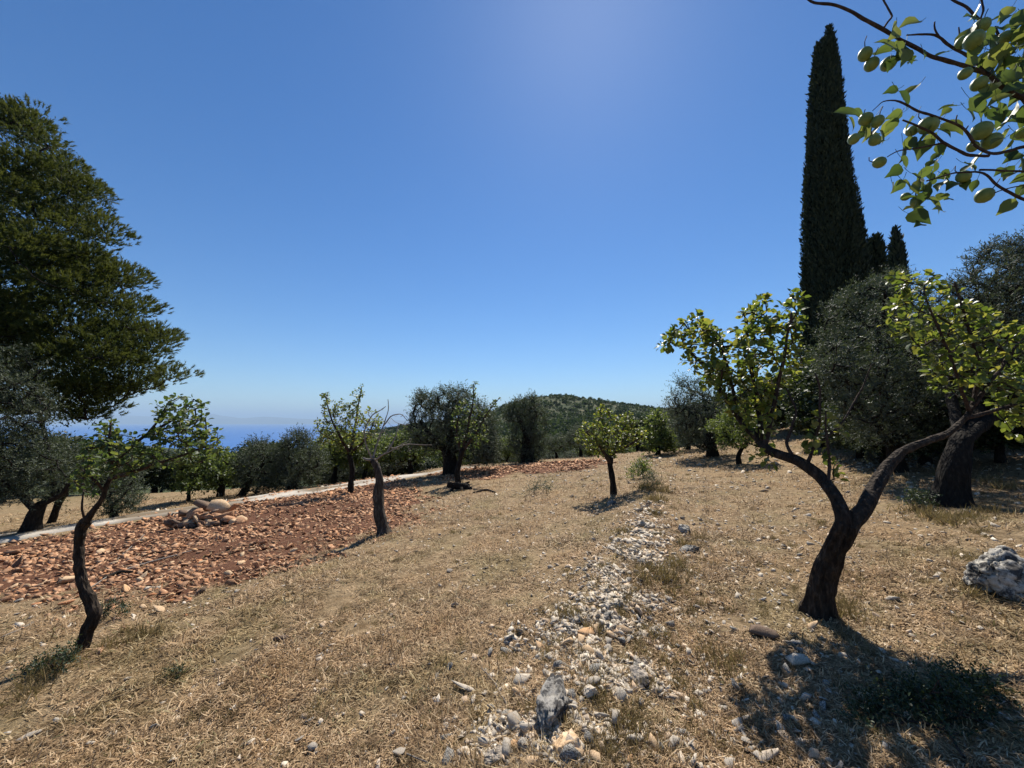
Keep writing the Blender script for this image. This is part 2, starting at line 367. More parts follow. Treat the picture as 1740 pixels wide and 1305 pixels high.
def concrete():
    m, nt, out = newmat('concrete_track'); v = wcoord(nt); n = noise(nt, 2.2, 6, .65, v); n2 = noise(nt, 30, 5, .7, v)
    c = ramp(nt, n, [(.3, (.27, .235, .185)), (.5, (.42, .37, .30)), (.7, (.54, .49, .41))]); c = mixc(nt, .25, c, ramp(nt, n2, [(.3, (.2, .17, .13)), (.6, (.7, .66, .6))]))
    mid = attr(nt, 'rnd'); c = mixc(nt, mid, c, (.17, .13, .085))
    principled(nt, out, c, .9, .15, n2, .4, .01); M['concrete'] = m
concrete()
def sea_mat():
    m, nt, out = newmat('sea_water'); v = wcoord(nt); n = noise(nt, .004, 5, .6, v); n2 = noise(nt, .05, 4, .6, v)
    c = ramp(nt, n, [(.3, (.02, .10, .30)), (.7, (.026, .12, .35))])
    principled(nt, out, c, .6, .2, n2, .3, 2.0); M['sea'] = m
sea_mat()
m, nt_, out = newmat('far_coast'); principled(nt_, out, (.12, .13, .12), .9, .1); M['coast'] = m
m, nt_, out = newmat('pear_skin'); c = ramp(nt_, noise(nt_, 60, 4, .6, coord(nt_)), [(.3, (.10, .15, .035)), (.7, (.19, .24, .07))]); principled(nt_, out, c, .5, .3, noise(nt_, 90, 4, .6, coord(nt_)), .15, .002); M['pearskin'] = m
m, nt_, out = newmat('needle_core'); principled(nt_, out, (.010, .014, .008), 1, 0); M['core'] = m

# ------------------------------------------------------------------ ground sheet, road, sea, far coast
def build_ground():
    az = np.concatenate([np.linspace(-180, -66, 60)[:-1], np.linspace(-66, 66, 760), np.linspace(66, 180, 60)[1:-1]]); az = np.radians(az)
    rr = np.concatenate([[.05, .4, .8], np.geomspace(1.1, 24, 330), np.geomspace(24.5, 5200, 290)])
    A, Rr = np.meshgrid(az, rr, indexing='ij'); X = Rr * np.sin(A); Y = Rr * np.cos(A)
    Z = H(X, Y); red = red_mask(X, Y) * (Rr < 40)
    P = np.stack([X, Y, 0 * X], -1)
    Z += red * (1 - sstep(25, 35, Rr)) * (.035 * fbm(P, .45, 77) + .015 * vnoise(P, .12, 78))
    far = sstep(28, 60, Rr) * (1 - .0 * Rr)
    na, nr = A.shape; idx = np.arange(na * nr).reshape(na, nr); i2 = np.roll(idx, -1, 0)
    Fq = np.stack([idx[:, :-1], idx[:, 1:], i2[:, 1:], i2[:, :-1]], -1).reshape(-1, 4)[:, ::-1]
    o = mesh('ground', np.stack([X, Y, Z], -1).reshape(-1, 3), [Fq], M['ground'], None, True)
    for n_, v_ in (('red', red), ('far', far)):
        at = o.data.attributes.new(n_, 'FLOAT', 'POINT'); at.data.foreach_set('value', v_.astype(np.float32).ravel())
    tag(o, kind='structure')
build_ground()
def build_road():
    a = np.array([-13.6, 10.2]); d = unit(np.array([9.1, 9.5])); n = np.array([-d[1], d[0]])
    s = np.arange(-22, 16.5, .2); t = np.linspace(-.8, .8, 25)
    S, Tt = np.meshgrid(s, t, indexing='ij'); bend = -.012 * np.clip(-S, 0, 50) ** 2
    P3 = np.stack([S, Tt, 0 * S], -1); ed = vnoise(P3, .7, 3) * .12 * (np.abs(Tt) > .6)
    X = a[0] + d[0] * S + n[0] * (Tt + ed + bend); Y = a[1] + d[1] * S + n[1] * (Tt + ed + bend)
    Z = H(X, Y, True) + .05 - .07 * (np.abs(Tt) > .76)
    mid = np.clip(np.exp(-((Tt - .1) / .30) ** 2) * 1.1 * sstep(-.5, .1, vnoise(P3, .9, 8)) + .7 * sstep(.1, .5, vnoise(P3, 1.6, 18)) , 0, 1)
    nx, ny = S.shape; idx = np.arange(nx * ny).reshape(nx, ny)
    Fq = np.stack([idx[:-1, :-1], idx[1:, :-1], idx[1:, 1:], idx[:-1, 1:]], -1).reshape(-1, 4)
    o = mesh('road', np.stack([X, Y, Z], -1).reshape(-1, 3), [Fq], M['concrete'], None, True, mid.ravel()); tag(o, kind='structure')
build_road()
SEA_Z = -200
o = mesh('sea', np.array([[-90000, -90000, SEA_Z], [90000, -90000, SEA_Z], [90000, 95000, SEA_Z], [-90000, 95000, SEA_Z]]), [np.array([[0, 1, 2, 3]])], M['sea']); tag(o, kind='structure')
def far_coast():
    # long low mountains across the water, 40 km out
    px = np.linspace(-900, 860, 420); prof = np.interp(px, [-900, -300, 0, 180, 300, 345, 362, 380, 410, 450, 500, 540, 620, 860], [708, 704, 700, 704, 710, 708, 704.5, 708, 711, 709, 711.5, 713, 714.5, 716.5])
    prof = prof + fbm(np.stack([px, 0 * px, 0 * px], 1), 60, 5) * 1.2
    D = 38000.; V = []
    for k, (dd, hf) in enumerate([(-1500, 0), (-700, .55), (0, 1), (1500, .6), (3000, 0)]):
        Y = D + dd; x = (px - CX) / F * Y; top = CAMZ + (HOR - prof) / F * D + 60
        z = SEA_Z - 5 + (top - SEA_Z) * hf * (1 + (.06 * fbm(np.stack([x / 900, 0 * x + k * 3, 0 * x], 1), 1, 9) if 0 < hf < 1 else 0))
        V.append(np.stack([x, 0 * x + Y, z], 1))
    n = len(px); idx = np.arange(5 * n).reshape(5, n); Fq = np.stack([idx[:-1, :-1], idx[:-1, 1:], idx[1:, 1:], idx[1:, :-1]], -1).reshape(-1, 4)
    tag(mesh('mountains', np.concatenate(V), [Fq], M['coast'], None, True), kind='structure')
far_coast()

# ------------------------------------------------------------------ tree machinery
class Skel:
    def __init__(s): s.P = np.zeros((0, 3)); s.par = []; s.r0 = []; s.lid = []; s.nl = 0
    def limb(s, P, r, parent=-1):
        st = len(s.P); s.P = np.vstack([s.P, P]); s.par += [parent] + list(range(st, st + len(P) - 1)); s.r0 += list(r); s.lid += [s.nl] * len(P); s.nl += 1
    def nearest(s, p): return int(np.argmin(np.linalg.norm(s.P - p, axis=1)))
def colonize(sk, targets, rt=.004, power=.42, lift=.12, kmax=5, wob=.06, upbias=.0, far_first=False):
    d = np.array([np.min(np.linalg.norm(sk.P - t, axis=1)) for t in targets]); order = np.argsort(d)
    n0 = len(sk.P); chains = []
    for i in order:
        t = targets[i]; dv = sk.P - t; dist = np.linalg.norm(dv, axis=1) + upbias * np.maximum(dv[:, 2], 0)
        j = int(np.argmin(dist)); p0 = sk.P[j]; L = np.linalg.norm(t - p0)
        k = int(np.clip(L / .12 + 1, 2, kmax)); s_ = (np.arange(k) + 1) / k
        pts = p0 + (t - p0) * s_[:, None]; pts[:, 2] += lift * L * np.sin(s_ * math.pi) * -1 + 0
        pts[:-1] += rng.normal(0, wob * L, (k - 1, 3)) * .6
        st = len(sk.P); sk.P = np.vstack([sk.P, pts]); sk.par += [j] + list(range(st, st + k - 1)); sk.r0 += [0] * k; sk.lid += [sk.lid[j]] * k
        chains.append([j] + list(range(st, st + k)))
    cnt = np.zeros(len(sk.P)); 
    for c in chains: cnt[c[-1]] += 1
    for i in range(len(sk.P) - 1, -1, -1):
        if sk.par[i] >= 0: cnt[sk.par[i]] += cnt[i]
    rad = rt * np.maximum(cnt, 1) ** power
    r0 = np.array(sk.r0); rad = np.where(r0 > 0, np.maximum(r0, 0), rad)
    for c in chains:
        if r0[c[0]] > 0:
            lim = r0[c[0]] * .8; 
            for q in c[1:]: rad[q] = min(rad[q], lim)
    for c in chains:
        for a, b in zip(c[:-1], c[1:]):
            if r0[b] == 0: rad[b] = min(rad[b], rad[a])
    sk.rad = rad; return chains
def poly_targets(poly, Y, thick, n, cull=None, seed=0, yc=None, shell=0.):
    poly = [tuple(map(float, p)) for p in poly]
    a = np.array(poly); lo, hi = a.min(0), a.max(0); out = []
    r_ = np.random.default_rng(seed + 100)
    mx = None
    while len(out) < n:
        q = lo + (hi - lo) * r_.random((n * 4, 2)); q = q[inpoly(q[:, 0], q[:, 1], poly)]
        d = polydist(q[:, 0], q[:, 1], poly); mx = d.max() if mx is None else max(mx, d.max())
        u = r_.uniform(-1, 1, len(q)); u = np.sign(u) * np.abs(u) ** (1 - .5 * shell)
        yy = Y + thick * np.sqrt(np.clip(d / mx, .02, 1)) * u
        P = np.array([W(qx, qy, y_) for (qx, qy), y_ in zip(q, yy)])
        if cull is not None:
            sc_, th, ax = cull; P = P[fbm(P * ax, sc_, seed, 2) > th]
        out += list(P)
    return np.array(out[:n])
def rand_unit(n): return unit(rng.normal(size=(n, 3)))
def chain_leaves_pear(acc, sk, chains, per=7, size=.06, from_=.25, spread=1.0, tv=PEAR[0], tf=PEARF, droop=.25):
    pos, dr, nm = [], [], []
    for c in chains:
        P = sk.P[c]; L = np.linalg.norm(P[-1] - P[0]); t = unit(P[-1] - P[-2])
        for q in range(per):
            s = 1 - (1 - from_) * rng.random() ** 1.5 if q > 2 else 1.0
            x = s * (len(c) - 1); i = min(int(x), len(c) - 2); b = P[i] + (P[i + 1] - P[i]) * (x - i)
            v = unit(rand_unit(1)[0] * spread + t * .5 + np.array([0, 0, .15])); pet = size * rng.uniform(.3, .6)
            pos.append(b + v * pet); v2 = unit(v + np.array([0, 0, -droop * rng.uniform(0, 2)])); dr.append(v2)
            nm.append(unit(rand_unit(1)[0] * .75 + np.array([0, 0, 1.])))
    n = len(pos); leaves(acc, tv, tf, np.array(pos), np.array(dr), np.array(nm), size * rng.uniform(.65, 1.2, n))
def chain_leaves_olive(acc, sk, chains, twigs=5, per=12, size=.06, tl=.3, wid=1.0, up=.5, center=None, twacc=None, tv=OLV, tf=OLVF):
    B, T = [], []
    for c in chains:
        P = sk.P[c]; t = P[-1] - P[0]
        for q in range(twigs):
            x = (rng.uniform(.45, 1) if q else 1.0) * (len(c) - 1); i = min(int(x), len(c) - 2); B.append(P[i] + (P[i + 1] - P[i]) * (x - i)); T.append(t)
    if not B: return
    B = np.array(B); T = unit(np.array(T)); n = len(B); d = unit(T * .6 + rand_unit(n) * .8 + np.array([0, 0, up])); L = tl * rng.uniform(.6, 1.25, n)
    cur = unit(d + np.array([0, 0, -.25]) + rng.normal(0, .2, (n, 3))); ss = np.linspace(.08, 1, per)[None, :, None]
    pts = B[:, None] + L[:, None, None] * (ss * d[:, None] + ss ** 2 * (cur - d)[:, None] * .5)
    e = unit(np.cross(d, rand_unit(n))); e2 = np.cross(d, e); ang = np.arange(per)[None] * 1.57 + rng.uniform(0, 6, (n, 1)); sg = np.cos(ang)[..., None] * e[:, None] + np.sin(ang)[..., None] * e2[:, None]
    dd = unit(d[:, None] * .8 + sg * .8 + rng.normal(0, .15, (n, per, 3))); D_ = np.broadcast_to(d[:, None], dd.shape)
    nn = unit(np.cross(dd, np.cross(D_, dd)) + rng.normal(0, .35, (n, per, 3)) + np.array([0, 0, .3])); N = n * per
    leaves(acc, tv, tf, pts.reshape(N, 3), dd.reshape(N, 3), nn.reshape(N, 3), size * rng.uniform(.7, 1.15, N), wid)
    if twacc is not None:
        for q in range(n): tube(twacc, np.array([B[q], B[q] + L[q] * .55 * d[q], pts[q, -1]]), [.004, .003, .0015], 3, cap=False)
def wood(acc, sk, chains, k=5, rmin=0.):
    for c in chains:
        if sk.rad[c[1]] < rmin: continue
        r = sk.rad[c].copy(); r[0] = min(r[0], r[1] * 1.3); tube(acc[sk.lid[c[0]]] if isinstance(acc, list) else acc, sk.P[c], r, k if r[1] > .01 else 4, cap=False)
def px_line(pts, Y0):
    """[(px,py,half-width px, dY)] -> points and radii"""
    P = np.array([W(p[0], p[1], Y0 + (p[3] if len(p) > 3 else 0)) for p in pts]); r = np.array([p[2] / F * (Y0 + (p[3] if len(p) > 3 else 0)) / math.hypot(1, (p[0] - CX) / F) for p in pts]); return P, r
ORI = lambda P: (P[0], P[1], H(P[0], P[1]))
def thing(name, base, label, cat, group=None):
    return tag(empty(name, base), label, cat, group)

# ------------------------------------------------------------------ foreground pear tree on the right
def fore_tree(name, label, base_px, trunk, limbs, crowns, leafm, barkm, leaf=.06, per=7, rt=.0035, sink=.06, k=18, bark_amt=.22, fine=1., twig_mat='twig', flare=.35, Yb=None, dead=None, group=None):
    g = G(*base_px) if Yb is None else None
    Y0 = g[1] if Yb is None else Yb
    root = thing(name, (W(base_px[0], base_px[1], Y0)[0], Y0, float(H(W(base_px[0], base_px[1], Y0)[0], Y0))), label, 'tree', group)
    P, r = px_line(trunk, Y0); dz = root.location.z - P[0][2]
    P[0][2] = root.location.z - sink; P = np.vstack([P]); Q, rr = smooth_line(P, r, .03 * max(1, Y0 / 4) * fine, .006 * Y0 / 3, 3)
    tr = Acc(); tube(tr, Q, rr, k, bark_amt, 1, True, flare)
    sk = Skel(); sk.limb(Q, rr); accs = [tr]; mats = [M[barkm]]
    for li, lb in enumerate(limbs):
        la = Acc(); P, r = px_line(lb, Y0); j = sk.nearest(P[0]); P[0] = sk.P[j]
        Q, rr = smooth_line(P, r, .03 * max(1, Y0 / 4), .006 * Y0 / 3, 11 + li); tube(la, Q, rr, max(8, k - 6), bark_amt * .8, 5 + li)
        sk.limb(Q[1:], rr[1:], j); accs.append(la); mats.append(M[barkm if rr[0] * F / Y0 > 5 and not dead else ('twig_pale' if dead else twig_mat)])
    lf = Acc()
    for (poly, dY, thick, n, *rest) in crowns:
        T = poly_targets(poly, Y0 + dY, thick, n, None, int(abs(poly[0][0])))
        ch = colonize(sk, T, rt, .42, .10, 6, .07); wood(accs, sk, ch, 5)
        if rest and rest[0] == 0: continue
        chain_leaves_pear(lf, sk, ch, (rest[0] if rest else per), leaf)
    for q, (a_, m_) in enumerate(zip(accs, mats)): a_.build('branch' if q else 'trunk', m_, root, True)
    lf.build('foliage', M[leafm], root)
    return root, sk
RT = fore_tree('pear_tree', 'forked pear tree with two leafy limbs at right, standing above its own shadow', (1400, 1040),
  [(1392, 1046, 35), (1393, 1028, 27, -.02), (1398, 985, 19.5, -.08), (1420, 930, 18.5, -.2), (1442, 888, 18, -.3)],
  [[(1435, 905, 17, -.26), (1435, 880, 13.5, -.28), (1421, 845, 12, -.2), (1395, 808, 11.5, -.05), (1355, 782, 10, .1), (1310, 768, 8.5, .3), (1292, 752, 7, .4)],
   [(1437, 905, 17, -.26), (1450, 885, 16.5, -.29), (1472, 858, 15.5, -.25), (1493, 820, 15, -.1), (1509, 788, 11.5, 0), (1530, 768, 9, .05), (1560, 755, 8.5, .1), (1610, 738, 7.5, .2), (1640, 712, 6.5, .3), (1655, 690, 5, .3)],
   [(1294, 755, 7, .4), (1255, 710, 5.5, .6), (1225, 665, 4.5, .8), (1195, 620, 3, 1.), (1160, 585, 2, 1.2)],
   [(1300, 760, 6, .4), (1290, 700, 4, .5), (1275, 620, 3, .6), (1268, 545, 2, .6)],
   [(1305, 762, 5, .35), (1315, 690, 4, .4), (1330, 620, 3, .35), (1345, 530, 2, .35)],
   [(1255, 710, 3.5, .6), (1240, 640, 2.5, .8), (1222, 575, 1.6, .9)],
   [(1640, 715, 5.5, .3), (1700, 695, 4, .3), (1780, 668, 3, .35)],
   [(1648, 700, 4.5, .3), (1625, 640, 3.2, .2), (1600, 570, 3, .15), (1570, 500, 2, .1)],
   [(1655, 690, 5, .3), (1665, 620, 4, .35), (1640, 540, 3, .3), (1622, 480, 2, .3)],
   [(1655, 690, 5, .3), (1690, 640, 4, .3), (1725, 590, 3, .4), (1765, 540, 2, .5)],
   [(1372, 793, 3.5, .05), (1380, 770, 3, .05), (1392, 720, 2.5, .0), (1393, 660, 2, .0), (1385, 635, 1.5, 0)],
   [(1418, 832, 3.2, -.1), (1410, 790, 3, -.1), (1405, 745, 2, -.1), (1402, 700, 1.5, -.1)],
   [(1395, 770, 2.2, 0), (1430, 720, 2, .1), (1465, 660, 1.6, .2), (1480, 620, 1.2, .2)],
   [(1340, 775, 4, .1), (1335, 750, 3, .2), (1355, 700, 2, .2), (1335, 660, 1.6, .3)]],
  [([(1190, 560), (1215, 560), (1235, 570), (1262, 530), (1268, 508), (1305, 500), (1312, 540), (1330, 520), (1345, 492), (1362, 510), (1364, 640), (1345, 655), (1330, 660), (1315, 710), (1300, 765), (1270, 745), (1240, 700), (1215, 660)], .6, .5, 225),
   ([(1123, 590), (1140, 550), (1190, 532), (1230, 570), (1240, 640), (1215, 665), (1190, 645), (1150, 605)], 1.0, .4, 80),
   ([(1375, 715), (1400, 690), (1425, 715), (1430, 760), (1422, 820), (1385, 790), (1372, 770)], 0, .12, 14, 6),
   ([(1265, 775), (1300, 765), (1318, 795), (1295, 810)], .3, .1, 4, 5),
   ([(1495, 545), (1520, 530), (1520, 470), (1545, 475), (1600, 465), (1640, 520), (1680, 530), (1745, 560), (1790, 700), (1720, 745), (1690, 690), (1650, 650), (1612, 690), (1590, 660), (1570, 600), (1520, 570)], .35, .45, 185)],
  'pear', 'bark', .067, 8, k=40, bark_amt=.30, flare=.2, fine=.4)
# ------------------------------------------------------------------ foreground pear tree on the left
LT = fore_tree('pear_tree', 'thin crooked pear tree leaning right over the red soil at far left', (140, 1105),
  [(136, 1110, 13), (147, 1075, 12), (162, 1045, 11), (153, 1018, 12), (138, 985, 10), (133, 930, 9.5), (138, 895, 10.5), (148, 884, 10)],
  [[(147, 888, 8), (166, 860, 5.5), (182, 825, 5, 0), (192, 800, 4.5, .05), (205, 775, 3.6, .05), (250, 738, 3, .1), (290, 716, 3, .15), (315, 690, 2, .15)],
   [(188, 812, 5, 0), (225, 803, 4, -.1), (275, 785, 3.2, -.15), (320, 770, 2.4, -.15), (360, 755, 1.6, -.1)],
   [(192, 800, 4, 0), (186, 765, 3, -.1), (188, 715, 2, -.1)],
   [(178, 835, 3, 0), (160, 815, 2.5, -.1), (135, 805, 1.8, -.15)],
   [(250, 738, 3, .1), (268, 715, 2, .1), (285, 685, 1.5, .1)],
   [(144, 886, 2.5), (138, 865, 2.2, -.05), (140, 845, 1.8, -.05), (143, 828, 1.2)]],
  [([(115, 812), (150, 748), (170, 735), (185, 712), (200, 735), (240, 745), (285, 700), (300, 690), (340, 672), (360, 692), (350, 722), (395, 748), (380, 770), (330, 795), (270, 790), (220, 810), (180, 830), (160, 840), (130, 830)], .0, .5, 215, 8),
   ([(172, 702), (200, 702), (206, 760), (168, 760)], -.1, .15, 16, 7), ([(262, 685), (290, 668), (332, 672), (325, 720), (275, 735)], .12, .2, 26, 7)],
  'pearcool', 'bark', .045, 7, .003, k=34, bark_amt=.30, flare=.15, fine=.4)
# weed sprouts at its foot are built further down

# ------------------------------------------------------------------ half-dead tree and the little trees of the field
DT = fore_tree('pear_tree', 'half-dead pear tree with pale trunk and bare twigs beside the red rubble', (650, 907),
  [(653, 911, 13), (650, 895, 10.5), (643, 868, 10), (642, 840, 8), (645, 815, 6.2), (641, 795, 5.5), (633, 781, 5.5)],
  [[(634, 783, 2), (622, 760, 1.4, -.1), (620, 730, 1.1, -.1), (632, 705, 1.2, -.1), (655, 690, .7, 0)],
   [(634, 783, 2), (640, 755, 1.4, .1), (650, 725, 1.1, .1), (660, 700, .8, .2), (659, 678, .6, .2)],
   [(650, 725, 1.4, .1), (665, 705, 1, .1), (682, 702, .8, .1), (690, 712, .5, .1)],
   [(638, 782, 2), (655, 770, 1.3, -.2), (690, 755, .8, -.3), (735, 757, .4, -.3)],
   [(655, 770, 1.6, -.2), (672, 745, 1.1, -.1), (678, 720, .7, -.1)],
   [(632, 784, 2.6), (622, 782, 2), (616, 778, 1.6)]],
  [([(655, 690), (690, 700), (700, 740), (735, 755), (690, 775), (655, 760), (625, 750), (640, 700)], 0, .6, 45, 0),
   ([(612, 705), (622, 690), (636, 695), (650, 712), (645, 735), (622, 745)], 0, .3, 20, 5)],
  'pear', 'bark_grey', .055, 5, .0028, k=18, bark_amt=.34, dead=True, flare=.15)
CT = fore_tree('pear_tree', 'small round yellow-green fruit tree standing alone in the middle of the dry field', (1043, 840),
  [(1044, 843, 6), (1042, 820, 5), (1037, 795, 4.6), (1034, 780, 4.4)],
  [[(1034, 785, 4), (1025, 768, 3, -.2), (1010, 745, 2, -.4), (995, 735, 1.2, -.4)], [(1036, 790, 4), (1042, 765, 3, .1), (1055, 735, 2, .3), (1070, 712, 1.2, .4)], [(1034, 785, 4), (1032, 750, 3, .2), (1025, 715, 2, .1), (1020, 695, 1, .1)], [(1040, 770, 3, .1), (1070, 755, 2, -.2), (1090, 742, 1.2, -.2)]],
  [([(978, 745), (990, 720), (1008, 714), (1015, 690), (1030, 692), (1045, 708), (1070, 700), (1080, 718), (1100, 735), (1090, 750), (1065, 765), (1040, 778), (1010, 770), (985, 757)], 0, 1.0, 330, 9)],
  'pear', 'bark_dark', .062, 9, .004, k=12)
ST = fore_tree('pear_tree', 'slender green pear tree behind the half-dead one, beside the concrete track', (595, 838),
  [(595, 842, 5.5), (598, 815, 4.5), (598, 790, 4.2), (593, 765, 4)],
  [[(594, 770, 3), (580, 745, 2.2, -.3), (560, 705, 1.5, -.4), (553, 680, .8, -.4)], [(594, 770, 3), (602, 735, 2.2, .2), (608, 695, 1.5, .2), (614, 662, .8, .2)], [(594, 770, 2.6), (620, 750, 2, -.2), (635, 715, 1, -.2)], [(585, 755, 2), (560, 745, 1.4, .3), (540, 732, .8, .3)]],
  [([(528, 735), (538, 712), (552, 715), (548, 690), (546, 670), (560, 667), (572, 695), (582, 680), (592, 690), (600, 665), (618, 652), (614, 690), (625, 712), (640, 700), (645, 725), (632, 748), (612, 765), (590, 772), (560, 762), (540, 760)], 0, 1.1, 300, 9)],
  'pear', 'bark_dark', .085, 9, .006, k=10)
FT = fore_tree('pear_tree', 'young pear tree with two long shoots in front of the big grey olive', (778, 822),
  [(778, 824, 6), (778, 800, 4.6), (781, 780, 4.2), (788, 762, 4)],
  [[(784, 770, 3), (795, 735, 2, 0), (802, 690, 1.2, 0), (806, 652, .7, 0)], [(786, 766, 3), (810, 735, 1.8, -.2), (828, 700, 1.1, -.2), (848, 677, .6, -.2)], [(784, 770, 2.5), (775, 740, 1.8), (778, 700, 1)]],
  [([(770, 700), (790, 675), (800, 690), (803, 646), (811, 650), (808, 690), (822, 705), (846, 673), (852, 677), (826, 712), (832, 745), (815, 765), (790, 765), (768, 745)], 0, .8, 150, 8)],
  'pearcool', 'bark_dark', .085, 8, .006, k=10)

# ------------------------------------------------------------------ olives
def olive_tree(name, label, base, trunk, limbs, crowns, leafm='olivesil', Y0=None, leaf=.07, twigs=5, per=12, tl=.35, rt=.008, wid=1.1, group=None, tw_geo=False, k=16, barkm='bark_dark', up=.5, tv=OLV, tf=OLVF, flare=.3):
    Xb = W(base[0], base[1], Y0)[0]; zb = float(H(Xb, Y0)); root = thing(name, (Xb, Y0, zb), label, 'tree', group)
    P, r = px_line(trunk, Y0); P[0][2] = zb - .1; Q, rr = smooth_line(P, r, .08, .01, 3); tr = Acc(); tube(tr, Q, rr, k, .32, 2, True, flare); sk = Skel(); sk.limb(Q, rr)
    for li, lb in enumerate(limbs):
        P, r = px_line(lb, Y0); j = sk.nearest(P[0]); P[0] = sk.P[j]; Q, rr = smooth_line(P, r, .1, .02, 20 + li); tube(tr, Q, rr, 10, .25, 8 + li); sk.limb(Q[1:], rr[1:], j)
    lf = Acc(); tw = tr
    for (poly, dY, thick, n) in crowns:
        T = poly_targets(poly, Y0 + dY, thick, n, (.9, -.28, 1.), int(abs(poly[0][1])))
        ch = colonize(sk, T, rt, .42, .08, 5, .07); wood(tw, sk, ch, 5)
        chain_leaves_olive(lf, sk, ch, twigs, per, leaf, tl, wid, up, twacc=tw if tw_geo else None, tv=tv, tf=tf)
    tr.build('trunk', M[barkm], root, True); lf.build('foliage', M[leafm], root); return root
olive_tree('olive_tree', 'old olive with a massive black trunk shading the ground at the right edge', (1620, 868),
  [(1618, 872, 40), (1618, 845, 34), (1622, 800, 33), (1630, 765, 27), (1638, 740, 22)],
  [[(1636, 750, 17), (1680, 715, 12, .2), (1730, 660, 11, .4), (1790, 600, 7, .5)], [(1636, 750, 15), (1620, 690, 11, .5), (1610, 620, 9, .8), (1640, 520, 5, 1.)], [(1638, 745, 14), (1700, 640, 9, 1), (1710, 520, 6, 1.)]],
  [([(1575, 540), (1600, 500), (1630, 475), (1660, 440), (1690, 412), (1740, 410), (1830, 450), (1920, 560), (1900, 700), (1820, 735), (1740, 700), (1680, 690), (1620, 650), (1585, 610)], .7, 1.5, 900)],
  'olivesil', 6.1, .062, 6, 13, .28, .006, 1.05, tw_geo=True)
olive_tree('olive_tree', 'broad silvery olive with low hanging foliage just right of the tall cypress', (1520, 790),
  [(1525, 795, 20), (1520, 760, 16), (1500, 725, 14)],
  [[(1502, 728, 10), (1460, 690, 7, 0), (1430, 620, 4, 0)], [(1502, 728, 10), (1500, 650, 7, .2), (1490, 540, 4, .2)], [(1505, 728, 9), (1550, 670, 6, -.3), (1570, 590, 3, -.3)]],
  [([(1388, 610), (1400, 545), (1428, 505), (1470, 482), (1520, 468), (1555, 478), (1590, 540), (1620, 600), (1640, 680), (1610, 740), (1560, 762), (1470, 758), (1425, 735), (1392, 660)], 0, 2.0, 720)],
  'olivesil', 9.2, .075, 6, 13, .36, .008, 1.15, tw_geo=False)
olive_tree('olive_tree', 'large olive with a forked black trunk beyond the concrete track, beneath the pine', (55, 893),
  [(52, 898, 20), (60, 872, 15), (72, 855, 12)],
  [[(62, 868, 10), (30, 835, 8, 0), (-20, 790, 6, 0), (-60, 700, 4, 0)], [(70, 858, 10), (95, 835, 7, .2), (80, 760, 5, .2), (60, 660, 3, .2)], [(72, 856, 8), (110, 838, 5, -.3), (125, 800, 3, -.3)]],
  [([(-260, 640), (-160, 570), (-60, 550), (0, 560), (50, 585), (85, 625), (95, 680), (78, 740), (110, 790), (128, 825), (90, 855), (30, 845), (-40, 862), (-160, 860), (-260, 780)], 0, 2.0, 950)],
  'olive', 11., .085, 6, 13, .42, .009, 1.15, tw_geo=False, barkm='bark_dark')
olive_tree('olive_tree', 'big grey-green olive behind the young pear tree near the field crest', (765, 797),
  [(768, 800, 15), (765, 780, 12), (758, 762, 9)],
  [[(762, 768, 7), (735, 745, 5), (715, 715, 3)], [(762, 768, 7), (770, 730, 5), (760, 690, 3)], [(765, 770, 6), (800, 745, 4), (815, 710, 2)]],
  [([(692, 725), (700, 692), (716, 668), (735, 674), (760, 662), (785, 662), (810, 685), (835, 705), (842, 745), (850, 785), (815, 790), (785, 775), (760, 765), (722, 762), (696, 750)], 0, 1.7, 700)],
  'olivesil', 18., .11, 5, 11, .5, .012, 1.2)
olive_tree('olive_tree', 'narrow dark olive with an ivy-clad trunk below the wooded hilltop', (897, 795),
  [(897, 797, 12), (897, 765, 11), (895, 735, 8)], [[(895, 740, 6), (880, 710, 3)], [(895, 740, 6), (912, 700, 3)]],
  [([(860, 705), (876, 682), (900, 670), (922, 682), (932, 710), (925, 750), (918, 790), (878, 790), (868, 755)], 0, 1.3, 300)],
  'olive', 23., .13, 5, 11, .5, .012, 1.3)
olive_tree('olive_tree', 'upright olive at the field edge left of the forked pear tree', (1210, 770),
  [(1212, 775, 11), (1208, 750, 9), (1200, 725, 7)], [[(1202, 730, 5), (1175, 700, 3)], [(1202, 730, 5), (1200, 690, 3)], [(1204, 730, 5), (1222, 705, 3)]],
  [([(1132, 695), (1146, 662), (1165, 640), (1192, 648), (1218, 672), (1240, 715), (1240, 755), (1205, 765), (1160, 760), (1145, 730)], 0, 1.5, 330)],
  'olivesil', 16.5, .10, 5, 11, .5, .012, 1.2)
olive_tree('olive_tree', 'wide dusky olive behind the concrete track, left of two olives there', (405, 832),
  [(410, 838, 8), (425, 815, 6)], [[(420, 820, 5), (400, 790, 3)], [(425, 815, 5), (450, 785, 3)]],
  [([(398, 790), (408, 765), (425, 750), (450, 752), (475, 765), (480, 800), (470, 835), (430, 838), (405, 825)], 0, 1.8, 260)],
  'olive', 19.5, .11, 5, 11, .5, .012, 1.2)
olive_tree('olive_tree', 'taller rounded olive behind the concrete track, against the sea', (500, 835),
  [(500, 838, 10), (495, 815, 8)], [[(496, 818, 6), (475, 785, 4)], [(496, 818, 6), (520, 790, 4)], [(496, 818, 6), (498, 770, 3)]],
  [([(462, 775), (478, 750), (500, 736), (525, 742), (545, 762), (556, 795), (540, 820), (500, 835), (465, 830)], 0, 1.9, 330)],
  'olive', 19., .11, 5, 11, .5, .012, 1.2)
